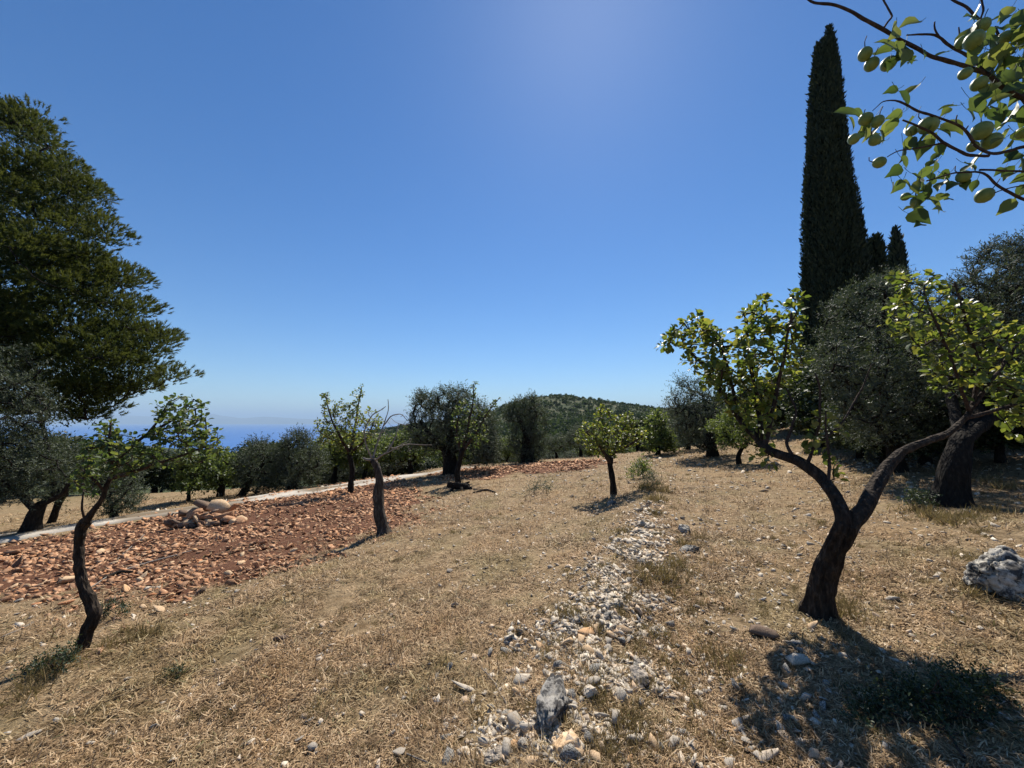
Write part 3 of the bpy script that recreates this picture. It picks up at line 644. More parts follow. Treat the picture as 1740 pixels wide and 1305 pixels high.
olive_tree('olive_tree', 'low bushy olive beside the concrete track, right of the forked black trunk', (195, 868),
  [(195, 876, 8), (192, 855, 6)], [[(193, 860, 4), (170, 820, 3)], [(193, 860, 4), (215, 830, 3)]],
  [([(135, 790), (160, 770), (200, 775), (235, 800), (238, 850), (215, 872), (180, 872), (160, 835)], 0, 1.2, 200)],
  'olive', 12.9, .09, 5, 11, .42, .009, 1.2)
olive_tree('olive_tree', 'leaning black-trunked olive in the lower field, right of the forked olive trunk', (90, 872),
  [(88, 876, 8), (100, 852, 7), (112, 838, 6)], [[(110, 842, 5), (130, 810, 3)], [(108, 844, 4), (95, 800, 3)]],
  [([(85, 800), (110, 765), (150, 760), (175, 790), (165, 830), (120, 838)], 0, 1.2, 130)],
  'olive', 15., .10, 5, 11, .42, .009, 1.2)
for (lab, bx, by, Y0, tw_, poly, m_) in [
  ('short-trunked leafy tree in the lower field behind the heap of red rocks', 375, 850, 20., 8, [(335, 800), (350, 775), (380, 768), (405, 790), (408, 825), (385, 835), (350, 835)], 'green'),
  ('sparse slim tree in the lower field left of the heap of red rocks', 320, 852, 19., 4, [(300, 800), (315, 775), (335, 780), (342, 815), (328, 835), (308, 832)], 'green'),
  ('yellowish-green bushy tree at the far field edge, left of the upright olive', 1118, 775, 20., 5, [(1092, 745), (1100, 712), (1118, 700), (1130, 712), (1145, 740), (1148, 765), (1100, 768)], 'green')]:
    olive_tree('broadleaf_tree', lab, (bx, by), [(bx, by + 2, tw_), (bx + 1, by - 18, tw_ * .8), (bx + 2, by - 30, tw_ * .6)], [], [(poly, 0, 1.2, 130)], m_, Y0, .12, 4, 8, .4, .012, 1.0, tv=WIDE)

# ------------------------------------------------------------------ pine
def pine():
    Y0 = 15.; bx = -120; Xb = W(bx, 800, Y0)[0]; zb = float(H(Xb, Y0))
    root = thing('pine_tree', (Xb, Y0, zb), 'tall dense dark-green pine rising at the left edge above the olives', 'tree')
    top = W(-60, 150, Y0); P = np.array([[Xb, Y0, zb - .2], W(-110, 600, Y0), W(-85, 400, Y0), W(-60, 215, Y0)]); Q, rr = smooth_line(P, [.42, .33, .22, .05], .3, .03)
    tr = Acc(); tube(tr, Q, rr, 16, .2, 3, True, .3)
    sk = Skel(); sk.limb(Q, rr)
    poly = [(-60, 168), (-20, 188), (20, 186), (60, 196), (84, 225), (112, 262), (140, 300), (168, 335), (168, 360), (192, 392), (176, 432), (222, 470), (210, 490), (246, 520), (245, 545), (300, 565), (290, 590), (250, 612), (300, 640), (275, 662), (225, 680), (150, 728), (100, 705), (40, 700), (-100, 720), (-300, 690), (-420, 560), (-360, 420), (-300, 300), (-220, 220), (-140, 160)]
    T = poly_targets(poly, Y0, 4.4, 900, None, 5, shell=.7)
    pxs = CX + F * T[:, 0] / T[:, 1]; T = T[(pxs > -60) | (np.arange(len(T)) % 3 == 0)]
    edge = [(-30, 190), (5, 200), (35, 192), (62, 208), (85, 250), (105, 285), (140, 330), (152, 365), (176, 405), (165, 440), (205, 482), (225, 530), (250, 560), (280, 578), (262, 600), (230, 612), (283, 645), (255, 660), (215, 672), (180, 690), (150, 712), (110, 700), (60, 690)]
    E = np.array([W(a, b, Y0 + q) for a, b in edge for q in (-.8, .6)]); T = np.vstack([T, E])
    ch = colonize(sk, T, .012, .42, .10, 6, .05, upbias=.0); wood(tr, sk, ch, 4, .012); tr.build('trunk', M['bark_dark'], root, True)
    lf = Acc(); cen = np.array([Xb + .8, Y0, 0]); CT_, OT, ON = [], [], []
    for q, c in enumerate(ch):
        p = sk.P[c[-1]]; isE = np.min(np.linalg.norm(E - p, axis=1)) < .01; R_ = rng.uniform(.35, .5) if isE else rng.uniform(.5, .95)
        nt_f = int(32 * (R_ / .7) ** 2 + 8); dv = rand_unit(nt_f); dv[:, 2] = np.abs(dv[:, 2]) * .8 - .25 * (rng.random(nt_f) < .3); out = unit(np.array([p[0] - cen[0], p[1] - cen[1], 0]) + 1e-6)
        pp = p + dv * np.array([1.0, 1.0, .72]) * R_ * rng.uniform(.55, 1, (nt_f, 1)) ** .5; dd = unit(unit(dv) * .8 + out * .2 + np.array([0, 0, .5]) + rng.normal(0, .2, (nt_f, 3)))
        CT_.append(pp); OT.append(dd); ON.append(np.full(nt_f, rng.random()))
    CT_, OT, ON = np.concatenate(CT_), np.concatenate(OT), np.concatenate(ON); k = 28; n = len(CT_)
    sL = rng.uniform(0, 1, (n, k)) * rng.uniform(.10, .24, (n, 1)); pos = CT_[:, None] + sL[..., None] * OT[:, None]; dd = unit(OT[:, None] * 1.25 + rng.normal(0, .55, (n, k, 3)))
    leaves(lf, NEE, NEEF, pos.reshape(-1, 3), dd.reshape(-1, 3), rand_unit(n * k), rng.uniform(.09, .15, n * k), 1.45, np.clip(np.repeat(ON * .35 + rng.random(n) * .25, k) + rng.random(n * k) * .4, 0, 1)); print('pine tufts', n)
    n = 45000; Q2 = T[rng.integers(len(T), size=n)] + rng.normal(0, .25, (n, 3)) * [1.3, 1.3, .6]; cen = np.array([Xb + .8, Y0, 0]); Q2[:, :2] = cen[:2] + (Q2[:, :2] - cen[:2]) * .90
    leaves(lf, OLV, OLVF, Q2, unit(rand_unit(n) + [0, 0, .4]), rand_unit(n), rng.uniform(.10, .2, n), 1.3, rng.random(n) * .35)  # inner cards keep to dark tones: shade inside the crown painted by colour
    lf.build('foliage', M['pine'], root)
pine()
# ------------------------------------------------------------------ cypresses
def cypress(label, prof, Y0, basepy, n, size=.22, seed=1):
    prof = sorted(prof, reverse=True)          # (py, xl, xr) from the bottom up
    xc0 = (prof[0][1] + prof[0][2]) / 2; Xb = W(xc0, prof[0][0], Y0)[0]; zb = float(H(Xb, Y0))
    root = thing('cypress_tree', (Xb, Y0, zb), label, 'tree')
    Z = [zb + .4]; C = [Xb]; Rr = [.5 * (prof[0][2] - prof[0][1]) / F * Y0 * .8]
    for py, xl, xr in prof:
        p = W((xl + xr) / 2, py, Y0); Z.append(p[2]); C.append(p[0]); Rr.append(max(.02, (xr - xl) / 2 / F * Y0 / math.hypot(1, (xl + xr - 2 * CX) / 2 / F)))
    Z, C, Rr = map(np.array, (Z, C, Rr)); o = np.argsort(Z); Z, C, Rr = Z[o], C[o], Rr[o]
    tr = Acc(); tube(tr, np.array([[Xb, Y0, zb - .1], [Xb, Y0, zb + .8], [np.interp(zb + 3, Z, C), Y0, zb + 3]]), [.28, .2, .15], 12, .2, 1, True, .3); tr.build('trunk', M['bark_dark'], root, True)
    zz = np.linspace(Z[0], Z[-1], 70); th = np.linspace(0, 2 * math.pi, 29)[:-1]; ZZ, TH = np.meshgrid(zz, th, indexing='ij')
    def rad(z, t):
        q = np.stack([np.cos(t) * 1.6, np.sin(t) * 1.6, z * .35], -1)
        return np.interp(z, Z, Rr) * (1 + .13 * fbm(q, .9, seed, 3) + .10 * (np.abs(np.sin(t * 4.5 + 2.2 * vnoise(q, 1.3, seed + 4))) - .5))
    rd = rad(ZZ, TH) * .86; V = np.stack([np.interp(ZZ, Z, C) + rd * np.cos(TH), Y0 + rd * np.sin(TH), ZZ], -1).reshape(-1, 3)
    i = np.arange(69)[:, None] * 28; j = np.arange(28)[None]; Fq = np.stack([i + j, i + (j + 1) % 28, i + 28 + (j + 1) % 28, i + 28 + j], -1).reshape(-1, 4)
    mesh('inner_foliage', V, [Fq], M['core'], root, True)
    # sprays: area-weighted sampling
    z = rng.uniform(Z[0], Z[-1], n * 3); keep = rng.random(n * 3) < (np.interp(z, Z, Rr) / Rr.max()) ; z = z[keep][:n]; t = rng.uniform(0, 2 * math.pi, len(z))
    rd = rad(z, t) * rng.uniform(.84, 1.02, len(z)); out = np.stack([np.cos(t), np.sin(t), 0 * t], -1)
    pos = np.stack([np.interp(z, Z, C) + rd * np.cos(t), Y0 + rd * np.sin(t), z], -1)
    d = unit(out * .35 + np.array([0, 0, 1.]) + rng.normal(0, .28, (len(z), 3))); sz = size * rng.uniform(.5, 1.25, len(z)) * (1 + .5 * (rng.random(len(z)) < .04))
    lf = Acc(); leaves(lf, OLV, OLVF, pos, d, unit(out + rng.normal(0, .6, (len(z), 3))), sz, 1.5); lf.build('foliage', M['cypress'], root)
cypress('very tall dense dark cypress tapering to a crooked tip', [(760, 1385, 1462), (700, 1374, 1470), (640, 1365, 1478), (560, 1362, 1482), (480, 1360, 1480), (400, 1361, 1467), (300, 1366, 1447), (250, 1368, 1441), (150, 1374, 1430), (110, 1380, 1425), (85, 1382, 1420), (76, 1384, 1419), (71, 1399, 1418), (58, 1403, 1415), (46, 1406, 1411)], 18., 760, 60000, .20)
cypress('stubby round-topped cypress pressed against the right side of the tallest one', [(760, 1470, 1502), (600, 1468, 1506), (480, 1468, 1507), (430, 1470, 1504), (410, 1476, 1498), (400, 1484, 1492)], 19.5, 760, 9000, .22, 5)
cypress('thin pointed cypress peeping over the olives, farthest right of the three', [(760, 1505, 1545), (560, 1505, 1545), (470, 1508, 1543), (430, 1510, 1537), (410, 1515, 1532), (388, 1521, 1524)], 26., 760, 7000, .34, 9)

# ------------------------------------------------------------------ overhanging pear branch, close to the camera
def near_pear():
    Y0 = 1.12; rootp = np.array([2.35, 1.0, 0]); rootp[2] = float(H(rootp[0], rootp[1]))
    root = thing('pear_tree', rootp, 'fruiting pear tree whose laden branches hang into the top right corner', 'tree')
    fork = np.array([2.15, 1.1, 2.15])
    tr = Acc(); Q, rr = smooth_line(np.array([rootp - [0, 0, .08], rootp + [.05, 0, .8], [2.25, 1.05, 1.5], fork]), [.10, .075, .06, .035], .04, .006); tube(tr, Q, rr, 16, .22, 3, True, .3); tr.build('trunk', M['bark'], root, True)
    L = [[(1700, 145, 6.5), (1680, 127, 6), (1640, 113, 5.5), (1610, 106, 5), (1570, 90, 4.5), (1535, 72, 4.2), (1500, 48, 4), (1455, 25, 3.6), (1420, 8, 3.2), (1395, 4, 3), (1378, 8, 2.6), (1366, -8, 2)],
         [(1500, 48, 2.6), (1516, 28, 2.4, .02), (1508, 10, 2.2, .03), (1492, -12, 2, .04)],
         [(1680, 127, 4, 0), (1650, 98, 4, .04), (1620, 82, 3.6, .05), (1600, 66, 3.2, .05), (1588, 58, 2.8, .05), (1540, 60, 1.8, .06)],
         [(1600, 66, 2.2, .05), (1587, 50, 2.2, .05), (1588, 37, 1.8, .05)], [(1620, 82, 2, .05), (1630, 62, 2, .06), (1628, 46, 1.6, .06)],
         [(1712, 110, 5, .1), (1690, 62, 4, .12), (1665, 33, 3.6, .12), (1640, 12, 3, .13), (1612, -5, 2.6, .14)], [(1665, 33, 2.8, .12), (1672, 18, 2.6, .12), (1666, -8, 2.4, .12)],
         [(1745, 180, 7, .05), (1728, 150, 7, .05), (1722, 115, 5, .08), (1700, 70, 4, .1), (1690, 45, 3, .1)],
         [(1655, 243, 3.8, -.05), (1640, 222, 3.6, -.05), (1625, 211, 3.2, -.05), (1590, 198, 3, -.05), (1545, 181, 2.6, -.05), (1522, 170, 2.2, -.05), (1500, 172, 1.3, -.05), (1482, 188, .9, -.05)],
         [(1760, 243, 5, -.05), (1720, 256, 4.5, -.05), (1680, 265, 4, -.05), (1655, 243, 3.8, -.05)], [(1680, 265, 4, -.05), (1645, 264, 4, -.06), (1615, 248, 3.6, -.06), (1600, 240, 3.2, -.06), (1588, 228, 3, -.06), (1560, 212, 2.4, -.06), (1535, 203, 2, -.06)],
         [(1600, 243, 2.6, -.06), (1575, 250, 2, -.06), (1530, 255, 1.6, -.06), (1508, 266, 1, -.06)],
         [(1770, 345, 4.5, -.08), (1735, 337, 4, -.08), (1700, 318, 3.6, -.08), (1680, 300, 3.2, -.08), (1665, 289, 3, -.08), (1640, 292, 2.4, -.08), (1600, 300, 2, -.08), (1575, 308, 1.6, -.08)],
         [(1760, 296, 3, -.08), (1720, 290, 2.8, -.08), (1665, 289, 2.8, -.08)], [(1690, 328, 1.5, -.08), (1712, 320, 1.5, -.08), (1760, 310, 2, -.08)], [(1625, 211, 2, -.05), (1626, 196, 1.4, -.05)], [(1640, 222, 2, -.05), (1646, 214, 1.6, -.05)]]
    for q, lb in enumerate(L):
        P, r = px_line(lb, Y0)
        P[:, 1] += 0; 
        if lb[0][0] > 1690:   # run on, out of the frame, to the fork of the tree
            P = np.vstack([fork + rng.normal(0, .03, 3) * [1, 1, 0], (fork + P[0]) / 2 + [0, 0, .03], P]); r = np.concatenate([[r[0] * 2.2, r[0] * 1.5], r])
        Q, rr = smooth_line(P, r, .012, .0025, 30 + q); a = Acc(); tube(a, Q, rr, 9, .25, 40 + q); a.build('branch', M['twig'], root, True)
    # leaves: curved, finer template
    u = np.array([0, .18, .4, .62, .82, 1.]); hw = np.array([.0, .25, .36, .32, .17, 0.]); zc = -.22 * u ** 2
    V = [[0, 0, 0]]
    for i in range(1, 5): V += [[u[i], -hw[i], zc[i] + .10], [u[i], -hw[i] * .5, zc[i] + .035], [u[i], 0, zc[i]], [u[i], hw[i] * .5, zc[i] + .035], [u[i], hw[i], zc[i] + .10]]
    V += [[1.05, 0, -.3]]; V = np.array(V); Fs = []
    for j in range(4): Fs.append([0, 1 + j, 2 + j])
    for i in range(3):
        for j in range(4): a = 1 + i * 5 + j; Fs += [[a, a + 5, a + 6], [a, a + 6, a + 1]]
    for j in range(4): Fs.append([16 + j, 21, 17 + j])
    Fs = np.array(Fs)
    LP = [(1550, 36, 45), (1522, 52, 38), (1500, 84, 45), (1512, 75, 38), (1533, 88, 40), (1545, 100, 30), (1538, 96, 30), (1440, 190, 36), (1449, 208, 30), (1516, 153, 26), (1548, 152, 38), (1538, 165, 30), (1522, 195, 28), (1508, 218, 30), (1515, 212, 26), (1500, 230, 32), (1480, 228, 28), (1570, 230, 40), (1570, 250, 38), (1545, 243, 25), (1612, 180, 30), (1608, 188, 22), (1618, 215, 42), (1605, 222, 36), (1538, 275, 30), (1522, 290, 30), (1528, 315, 30), (1543, 312, 28), (1518, 318, 22), (1582, 277, 26), (1590, 283, 24), (1605, 297, 26), (1560, 300, 24), (1622, 312, 36), (1590, 345, 40), (1598, 355, 34), (1558, 345, 24), (1560, 368, 40), (1563, 380, 32), (1550, 352, 26), (1612, 335, 26), (1575, 325, 26), (1568, 335, 26), (1545, 335, 22), (1680, 150, 40), (1668, 165, 36), (1700, 95, 50), (1680, 110, 46), (1655, 105, 36), (1712, 105, 46), (1720, 150, 40), (1702, 165, 36), (1735, 30, 50), (1740, 62, 46), (1725, 80, 40), (1690, 195, 34), (1670, 185, 30), (1732, 205, 42), (1735, 230, 36), (1660, 268, 42), (1650, 280, 32), (1642, 285, 30), (1712, 350, 34), (1718, 262, 30), (1738, 300, 30), (1665, 175, 30), (1600, 90, 24), (1640, 60, 40), (1655, 85, 44), (1728, 130, 40), (1745, 110, 44), (1705, 45, 40), (1690, 135, 40), (1735, 165, 44), (1678, 70, 40), (1590, 265, 22), (1700, 290, 26), (1655, 315, 24), (1760, 120, 50), (1770, 60, 50), (1780, 200, 50), (1765, 250, 44), (1640, 312, 26)]
    r4 = np.random.default_rng(5)
    for _ in range(60): LP.append((r4.uniform(1650, 1800), r4.uniform(20, 205), r4.uniform(28, 46)))
    for _ in range(16): LP.append((r4.uniform(1695, 1800), r4.uniform(205, 330), r4.uniform(24, 38)))
    for (a_, b_) in [(1595, 300), (1480, 218), (1560, 240), (1545, 92), (1590, 325)]:
        for _ in range(7): LP.append((a_ + r4.normal(0, 22), b_ + r4.normal(0, 16), r4.uniform(18, 34)))
    lf = Acc(); P = []; D = []; N = []; S = []
    for (x, y, s) in LP:
        p = W(x, y, Y0 + rng.uniform(-.05, .1)); d = unit([rng.normal(-.35, .7), rng.normal(0, .35), rng.normal(-.5, .5)]); n = unit([rng.normal(0, .5), rng.normal(-.75, .45), rng.normal(.55, .45)])
        sz = s / F * Y0 * rng.uniform(1.0, 1.36) / math.hypot(1, (x - CX) / F) ** .5; P.append(p - d * sz * .5); D.append(d); N.append(n); S.append(sz)
        tube(lf, np.array([p - d * sz * .5 - d * sz * .45 + [0, 0, sz * .2], p - d * sz * .72 + [0, 0, sz * .06], p - d * sz * .48]), [.0008, .0007, .0006], 4, cap=False)
    leaves(lf, V, Fs, np.array(P), np.array(D), np.array(N), np.array(S)); lf.build('foliage', M['pearcool'], root, True)
    FP = [(1690, 92, 14), (1470, 92, 13), (1481, 109, 16), (1510, 108, 17), (1471, 202, 15), (1491, 206, 12), (1451, 236, 12), (1486, 238, 13), (1577, 213, 20), (1551, 222, 11), (1494, 276, 14), (1664, 142, 16), (1668, 222, 20), (1685, 240, 22), (1653, 249, 12), (1673, 332, 17), (1637, 300, 15), (1668, 44, 20), (1708, 64, 18), (1636, 72, 17), (1655, 68, 20), (1737, 226, 16), (1556, 343, 10), (1539, 334, 9), (1640, 125, 15)]
    th = np.linspace(0, 2 * math.pi, 17)[:-1]; pr = np.array([(-1.05, .0), (-1.0, .22), (-.85, .55), (-.5, .88), (-.05, 1.0), (.4, .90), (.75, .62), (.93, .34), (.97, .16), (.93, .0)])
    for (x, y, s) in FP:
        c = W(x, y, Y0 + rng.uniform(-.03, .05)); s = s * 1.08 / F * Y0 / math.hypot(1, (x - CX) / F) * rng.uniform(.86, 1.1); ax = unit([rng.normal(.5, .5), rng.normal(0, .3), rng.normal(.6, .4)]); e = unit(np.cross(ax, [0, 1, .2])); e2 = np.cross(ax, e)
        V2 = (c + s * (pr[:, None, 0:1] * ax * 1.08 + pr[:, None, 1:2] * (np.cos(th)[None, :, None] * e + np.sin(th)[None, :, None] * e2))).reshape(-1, 3)
        i = np.arange(len(pr) - 1)[:, None] * 16; j = np.arange(16)[None]; Fq = np.stack([i + j, i + (j + 1) % 16, i + 16 + (j + 1) % 16, i + 16 + j], -1).reshape(-1, 4)
        fo = mesh('pear', V2, [Fq], M['pearskin'], root, True)
        stt = c - ax * s * 1.1; a = Acc(); tube(a, np.array([c + ax * s * .9, c + ax * s * 1.6 + [0, 0, s * .3], c + ax * s * 1.9 + [s * .4, 0, s * 1.0]]), [.0016, .0012, .0014], 5); st = a.build('stalk', M['twig'], root, True)
        st.parent = fo; st.location = (0, 0, 0); fo.location = (0, 0, 0)
near_pear()

# ------------------------------------------------------------------ mid-distance trees: prototypes + copies
def proto(kind, seed):
    global rng
    keep = rng; rng = np.random.default_rng(seed)
    root = empty('olive_tree' if kind.startswith('olive') else 'broadleaf_tree' if kind == 'green' else 'evergreen_tree', (0, 0, 0))
    H0 = 3.6; tr = Acc(); Q, rr = smooth_line(np.array([[0, 0, -.3], [.05, .05, .5], [rng.normal(0, .15), rng.normal(0, .15), 1.2]]), [.22, .16, .12], .15, .02); tube(tr, Q, rr, 10, .25, seed, True, .3)
    sk = Skel(); sk.limb(Q, rr)
    n = 170; d = rand_unit(n); q = fbm(d * 1.6, 1, seed); rad_ = (.35 + .65 * rng.random(n) ** .45) * (1 + .35 * q); T = d * rad_[:, None] * np.array([1.75, 1.75, 1.35]) + np.array([0, 0, 2.25]); T = T[T[:, 2] > .7]
    ch = colonize(sk, T, .012, .42, .05, 4, .07); wood(tr, sk, ch, 4, .02); tr.build('trunk', M['bark_dark'], root, True)
    lf = Acc()
    if kind.startswith('olive'): chain_leaves_olive(lf, sk, ch, 5, 10, .15, .55, 1.35)
    elif kind == 'green': chain_leaves_olive(lf, sk, ch, 5, 8, .15, .5, .9, tv=WIDE)
    else: chain_leaves_olive(lf, sk, ch, 6, 9, .17, .5, 1.0, up=.2, tv=WIDE)
    lf.build('foliage', M[{'olive': 'olive', 'olive2': 'olivesil', 'green': 'green', 'dark': 'dark'}[kind]], root); rng = keep; return root
def copy_tree(o):
    c = o.copy(); col.objects.link(c)
    for ch in o.children:
        k = ch.copy(); col.objects.link(k); k.parent = c
    return c
protos = {}
used = set()
def place(kind, var, px, Y, h, wid, label, group=None, sink=0.):
    key = (kind, var)
    if key not in protos: protos[key] = proto(kind, 50 + var * 7 + len(kind))
    p = protos[key]; o = p if key not in used else copy_tree(p); used.add(key)
    x = (px - CX) / F * Y; o.location = (x, Y, float(H(x, Y)) - sink * h); s = h / 3.6
    o.scale = (s * wid, s * wid, s); o.rotation_euler = (0, 0, rng.uniform(0, 6.28))
    tag(o, label, 'tree' if h > 1.3 or True else 'shrub', group); return o
U = lambda *a: place(*a)
# ones that can be told apart
for a in [('dark', 0, 225, 34, 4.2, 1.1, 'dark tree at the far side of the lower field, left of the sparse slim tree'),
          ('dark', 1, 275, 36, 3.8, 1.5, 'wide dark tree closing the far side of the lower field'),
          ('olive', 0, 345, 37, 4.3, 1.2, 'dull green tree behind the short-trunked leafy tree in the lower field'),
          ('green', 0, 575, 24, 3.2, 1.1, 'bright green bushy tree behind the track at the foot of the slender pear tree'),
          ('green', 1, 625, 25, 3.0, 1.1, 'bright green bushy tree just behind the half-dead pear trunk'),
          ('green', 0, 700, 26, 3.0, 1.2, 'leafy green bush-like tree just left of the big grey-green olive trunk'),
          ('olive2', 0, 665, 31, 3.0, 1.2, 'pale olive behind the half-dead pear tree twigs'),
          ('olive2', 1, 825, 25, 2.1, 1.1, 'low pale olive right of the young pear tree with long shoots'),
          ('green', 1, 862, 26, 1.7, 1.1, 'small bright green bush just left of the ivy-clad trunk'),
          ('olive', 1, 945, 27, 1.7, 1.3, 'small olive just right of the ivy-clad trunk'),
          ('olive2', 0, 985, 26, 2.2, 1.1, 'pale olive half hidden behind the left of the round yellow-green tree'),
          ('olive', 0, 1055, 27, 1.7, .9, 'olive hidden behind the right of the round yellow-green tree'),
          ('dark', 0, 1080, 26, 2.3, .9, 'dark trunked tree at the field edge right of the round yellow-green tree'),
          ('olive2', 1, 1165, 21.5, 2.3, 1.2, 'low grey olive under the upright olive at the field edge'),
          ('green', 0, 1250, 13.5, 1.9, .95, 'brownish green shrubby tree between the upright olive and the forked pear'),
          ('dark', 1, 1300, 22, 3.1, 1.2, 'dark evergreen behind the left crown of the forked pear tree'),
          ('dark', 0, 1350, 20, 2.7, 1.2, 'dark evergreen at the foot of the tall cypress, on its left'),
          ('dark', 1, 1432, 15.0, 2.4, 1.3, 'black shaded evergreen at the foot of the tall cypress, on its right'),
          ('olive', 0, 1330, 27, 4.2, .9, 'grey olive top showing between the forked pear tree and the cypress'),
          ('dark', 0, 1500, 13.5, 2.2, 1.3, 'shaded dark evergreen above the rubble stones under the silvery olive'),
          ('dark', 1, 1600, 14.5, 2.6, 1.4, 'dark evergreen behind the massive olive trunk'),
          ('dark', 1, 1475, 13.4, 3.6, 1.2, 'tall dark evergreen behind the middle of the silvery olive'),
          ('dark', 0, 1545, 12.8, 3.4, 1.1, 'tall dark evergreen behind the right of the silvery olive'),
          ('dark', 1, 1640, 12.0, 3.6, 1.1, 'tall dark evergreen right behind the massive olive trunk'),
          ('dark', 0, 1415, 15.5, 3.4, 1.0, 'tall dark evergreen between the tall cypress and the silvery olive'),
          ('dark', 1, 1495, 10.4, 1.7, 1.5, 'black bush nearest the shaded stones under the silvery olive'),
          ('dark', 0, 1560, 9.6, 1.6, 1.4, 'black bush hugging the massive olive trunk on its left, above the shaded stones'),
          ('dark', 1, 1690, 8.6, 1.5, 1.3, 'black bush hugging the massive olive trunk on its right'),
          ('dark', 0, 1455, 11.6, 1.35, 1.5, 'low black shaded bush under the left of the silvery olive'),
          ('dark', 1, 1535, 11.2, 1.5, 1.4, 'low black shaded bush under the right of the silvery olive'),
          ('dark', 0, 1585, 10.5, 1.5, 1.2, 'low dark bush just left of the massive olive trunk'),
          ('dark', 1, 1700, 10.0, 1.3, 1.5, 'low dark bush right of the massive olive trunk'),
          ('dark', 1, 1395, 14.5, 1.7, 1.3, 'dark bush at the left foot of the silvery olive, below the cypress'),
          ('olive', 1, 1720, 14.0, 3.4, 1.3, 'olive on the slope behind the massive olive trunk, at the right edge'),
          ('olive', 0, 20, 24, 4.6, 1.2, 'olive in the lower field behind the forked black trunk'),
          ('dark', 1, 120, 30, 4.4, 1.4, 'dark tree at the left end of the lower field'),
          ('dark', 0, 455, 30, 3.4, 1.4, 'dark tree filling the gap behind the two olives by the sea')]:
    U(*a)
# valley trees below the hill
r2 = np.random.default_rng(3)
def bandtrees(n, y0, y1, p0, p1, h0, h1, kinds, label, group):
    for _ in range(n):
        Y = math.exp(r2.uniform(math.log(y0), math.log(y1))); k = kinds[r2.integers(len(kinds))]
        px = r2.uniform(p0, p1); q = (math.log(Y) - math.log(y0)) / (math.log(y1) - math.log(y0)); h = r2.uniform(h0, h1); spans = [(100, 'under the pine'), (240, 'behind the crooked pear tree'), (330, 'left of the rock heap'), (420, 'behind the rock heap'), (540, 'behind the two track olives'), (620, 'behind the slender pear tree'), (690, 'behind the bare twigs'), (760, 'left of the big grey-green olive'), (850, 'right of the young pear tree'), (930, 'behind the ivy-clad olive'), (1000, 'left of the round green tree'), (1100, 'behind the round green tree'), (1180, 'left of the upright olive'), (1260, 'behind the upright olive'), (1360, 'left of the cypress'), (1600, 'under the silvery olive'), (9999, 'behind the old olive')]
        wh = next(t for a, t in spans if px < a); kd = {'olive': 'dull olive', 'olive2': 'silvery olive', 'green': 'green leafy', 'dark': 'dark evergreen'}[k]
        place(k, int(r2.integers(2)), px, Y, h, r2.uniform(.9, 1.4), f'{"tall" if h > (h0 + h1) / 2 else "low"} {kd} {label}, {wh}, {"front" if q < .33 else "middle" if q < .66 else "back"} row', group)
bandtrees(26, 34, 60, 530, 700, 2.4, 4.2, ['olive', 'dark', 'green', 'olive2'], 'in the valley', 'trees in the valley behind the track')
bandtrees(46, 34, 85, 690, 1160, 2.0, 3.4, ['olive', 'dark', 'olive2', 'olive', 'green'], 'in the hollow', 'trees in the hollow beyond the red bank')
bandtrees(30, 38, 75, -100, 470, 2.4, 3.7, ['olive', 'dark', 'dark'], 'beyond the lower field', 'trees beyond the lower field')
bandtrees(70, 90, 210, 600, 1250, 2.6, 4.6, ['olive', 'dark', 'olive2', 'dark'], 'on the lower hill slope', 'trees on the lower hill slope')
bandtrees(16, 24, 60, 1180, 1420, 2.6, 4.5, ['olive', 'dark', 'olive2'], 'past the field edge', 'trees behind the right field edge')
bandtrees(10, 18, 40, 1520, 1900, 2.2, 3.6, ['olive', 'dark'], 'on the slope', 'trees on the right slope')
def far_wood():
    n = 15000; pxr = np.where(rng.random(n) < .72, rng.uniform(600, 1400, n), rng.uniform(-200, 700, n)); az = np.arctan((pxr - CX) / F); r = np.exp(rng.uniform(math.log(130), np.where(pxr > 560, math.log(720), math.log(1450)), n)); x = r * np.sin(az); y = r * np.cos(az)
    P0 = np.stack([x, y, 0 * x], -1); dn = fbm(P0, 70, 21); keep = (dn > -.18 - .8 * sstep(260, 480, r)); x, y, r = x[keep], y[keep], r[keep]; z = H(x, y); kk = z > -190; x, y, z, r = x[kk], y[kk], z[kk], r[kk]
    n = len(x); h = rng.uniform(2.2, 5.2, n); wd = h * rng.uniform(.55, .95, n); k = 22
    d = rand_unit(n * k); d[:, 2] = np.abs(d[:, 2]) * .9 + .02; c = np.repeat(np.stack([x, y, z + h * .15], -1), k, 0)
    pos = c + d * np.stack([np.repeat(wd, k), np.repeat(wd, k), np.repeat(h * .85, k)], -1) * rng.uniform(.6, 1, (n * k, 1)) * .8
    lf = Acc(); leaves(lf, WIDE, OLVF, pos, unit(rand_unit(n * k) + d * .3), unit(d + rand_unit(n * k) * .6), np.repeat(h, k) * rng.uniform(.35, .6, n * k), 1.3, np.clip(np.repeat(rng.random(n), k) * .75 + rng.random(n * k) * .25, 0, 1))
    o = lf.build('woodland', M['wood_far'], None, origin=(0, 300, 0)); tag(o, 'evergreen scrub woodland covering the distant hills', 'woodland', kind='stuff')
far_wood()

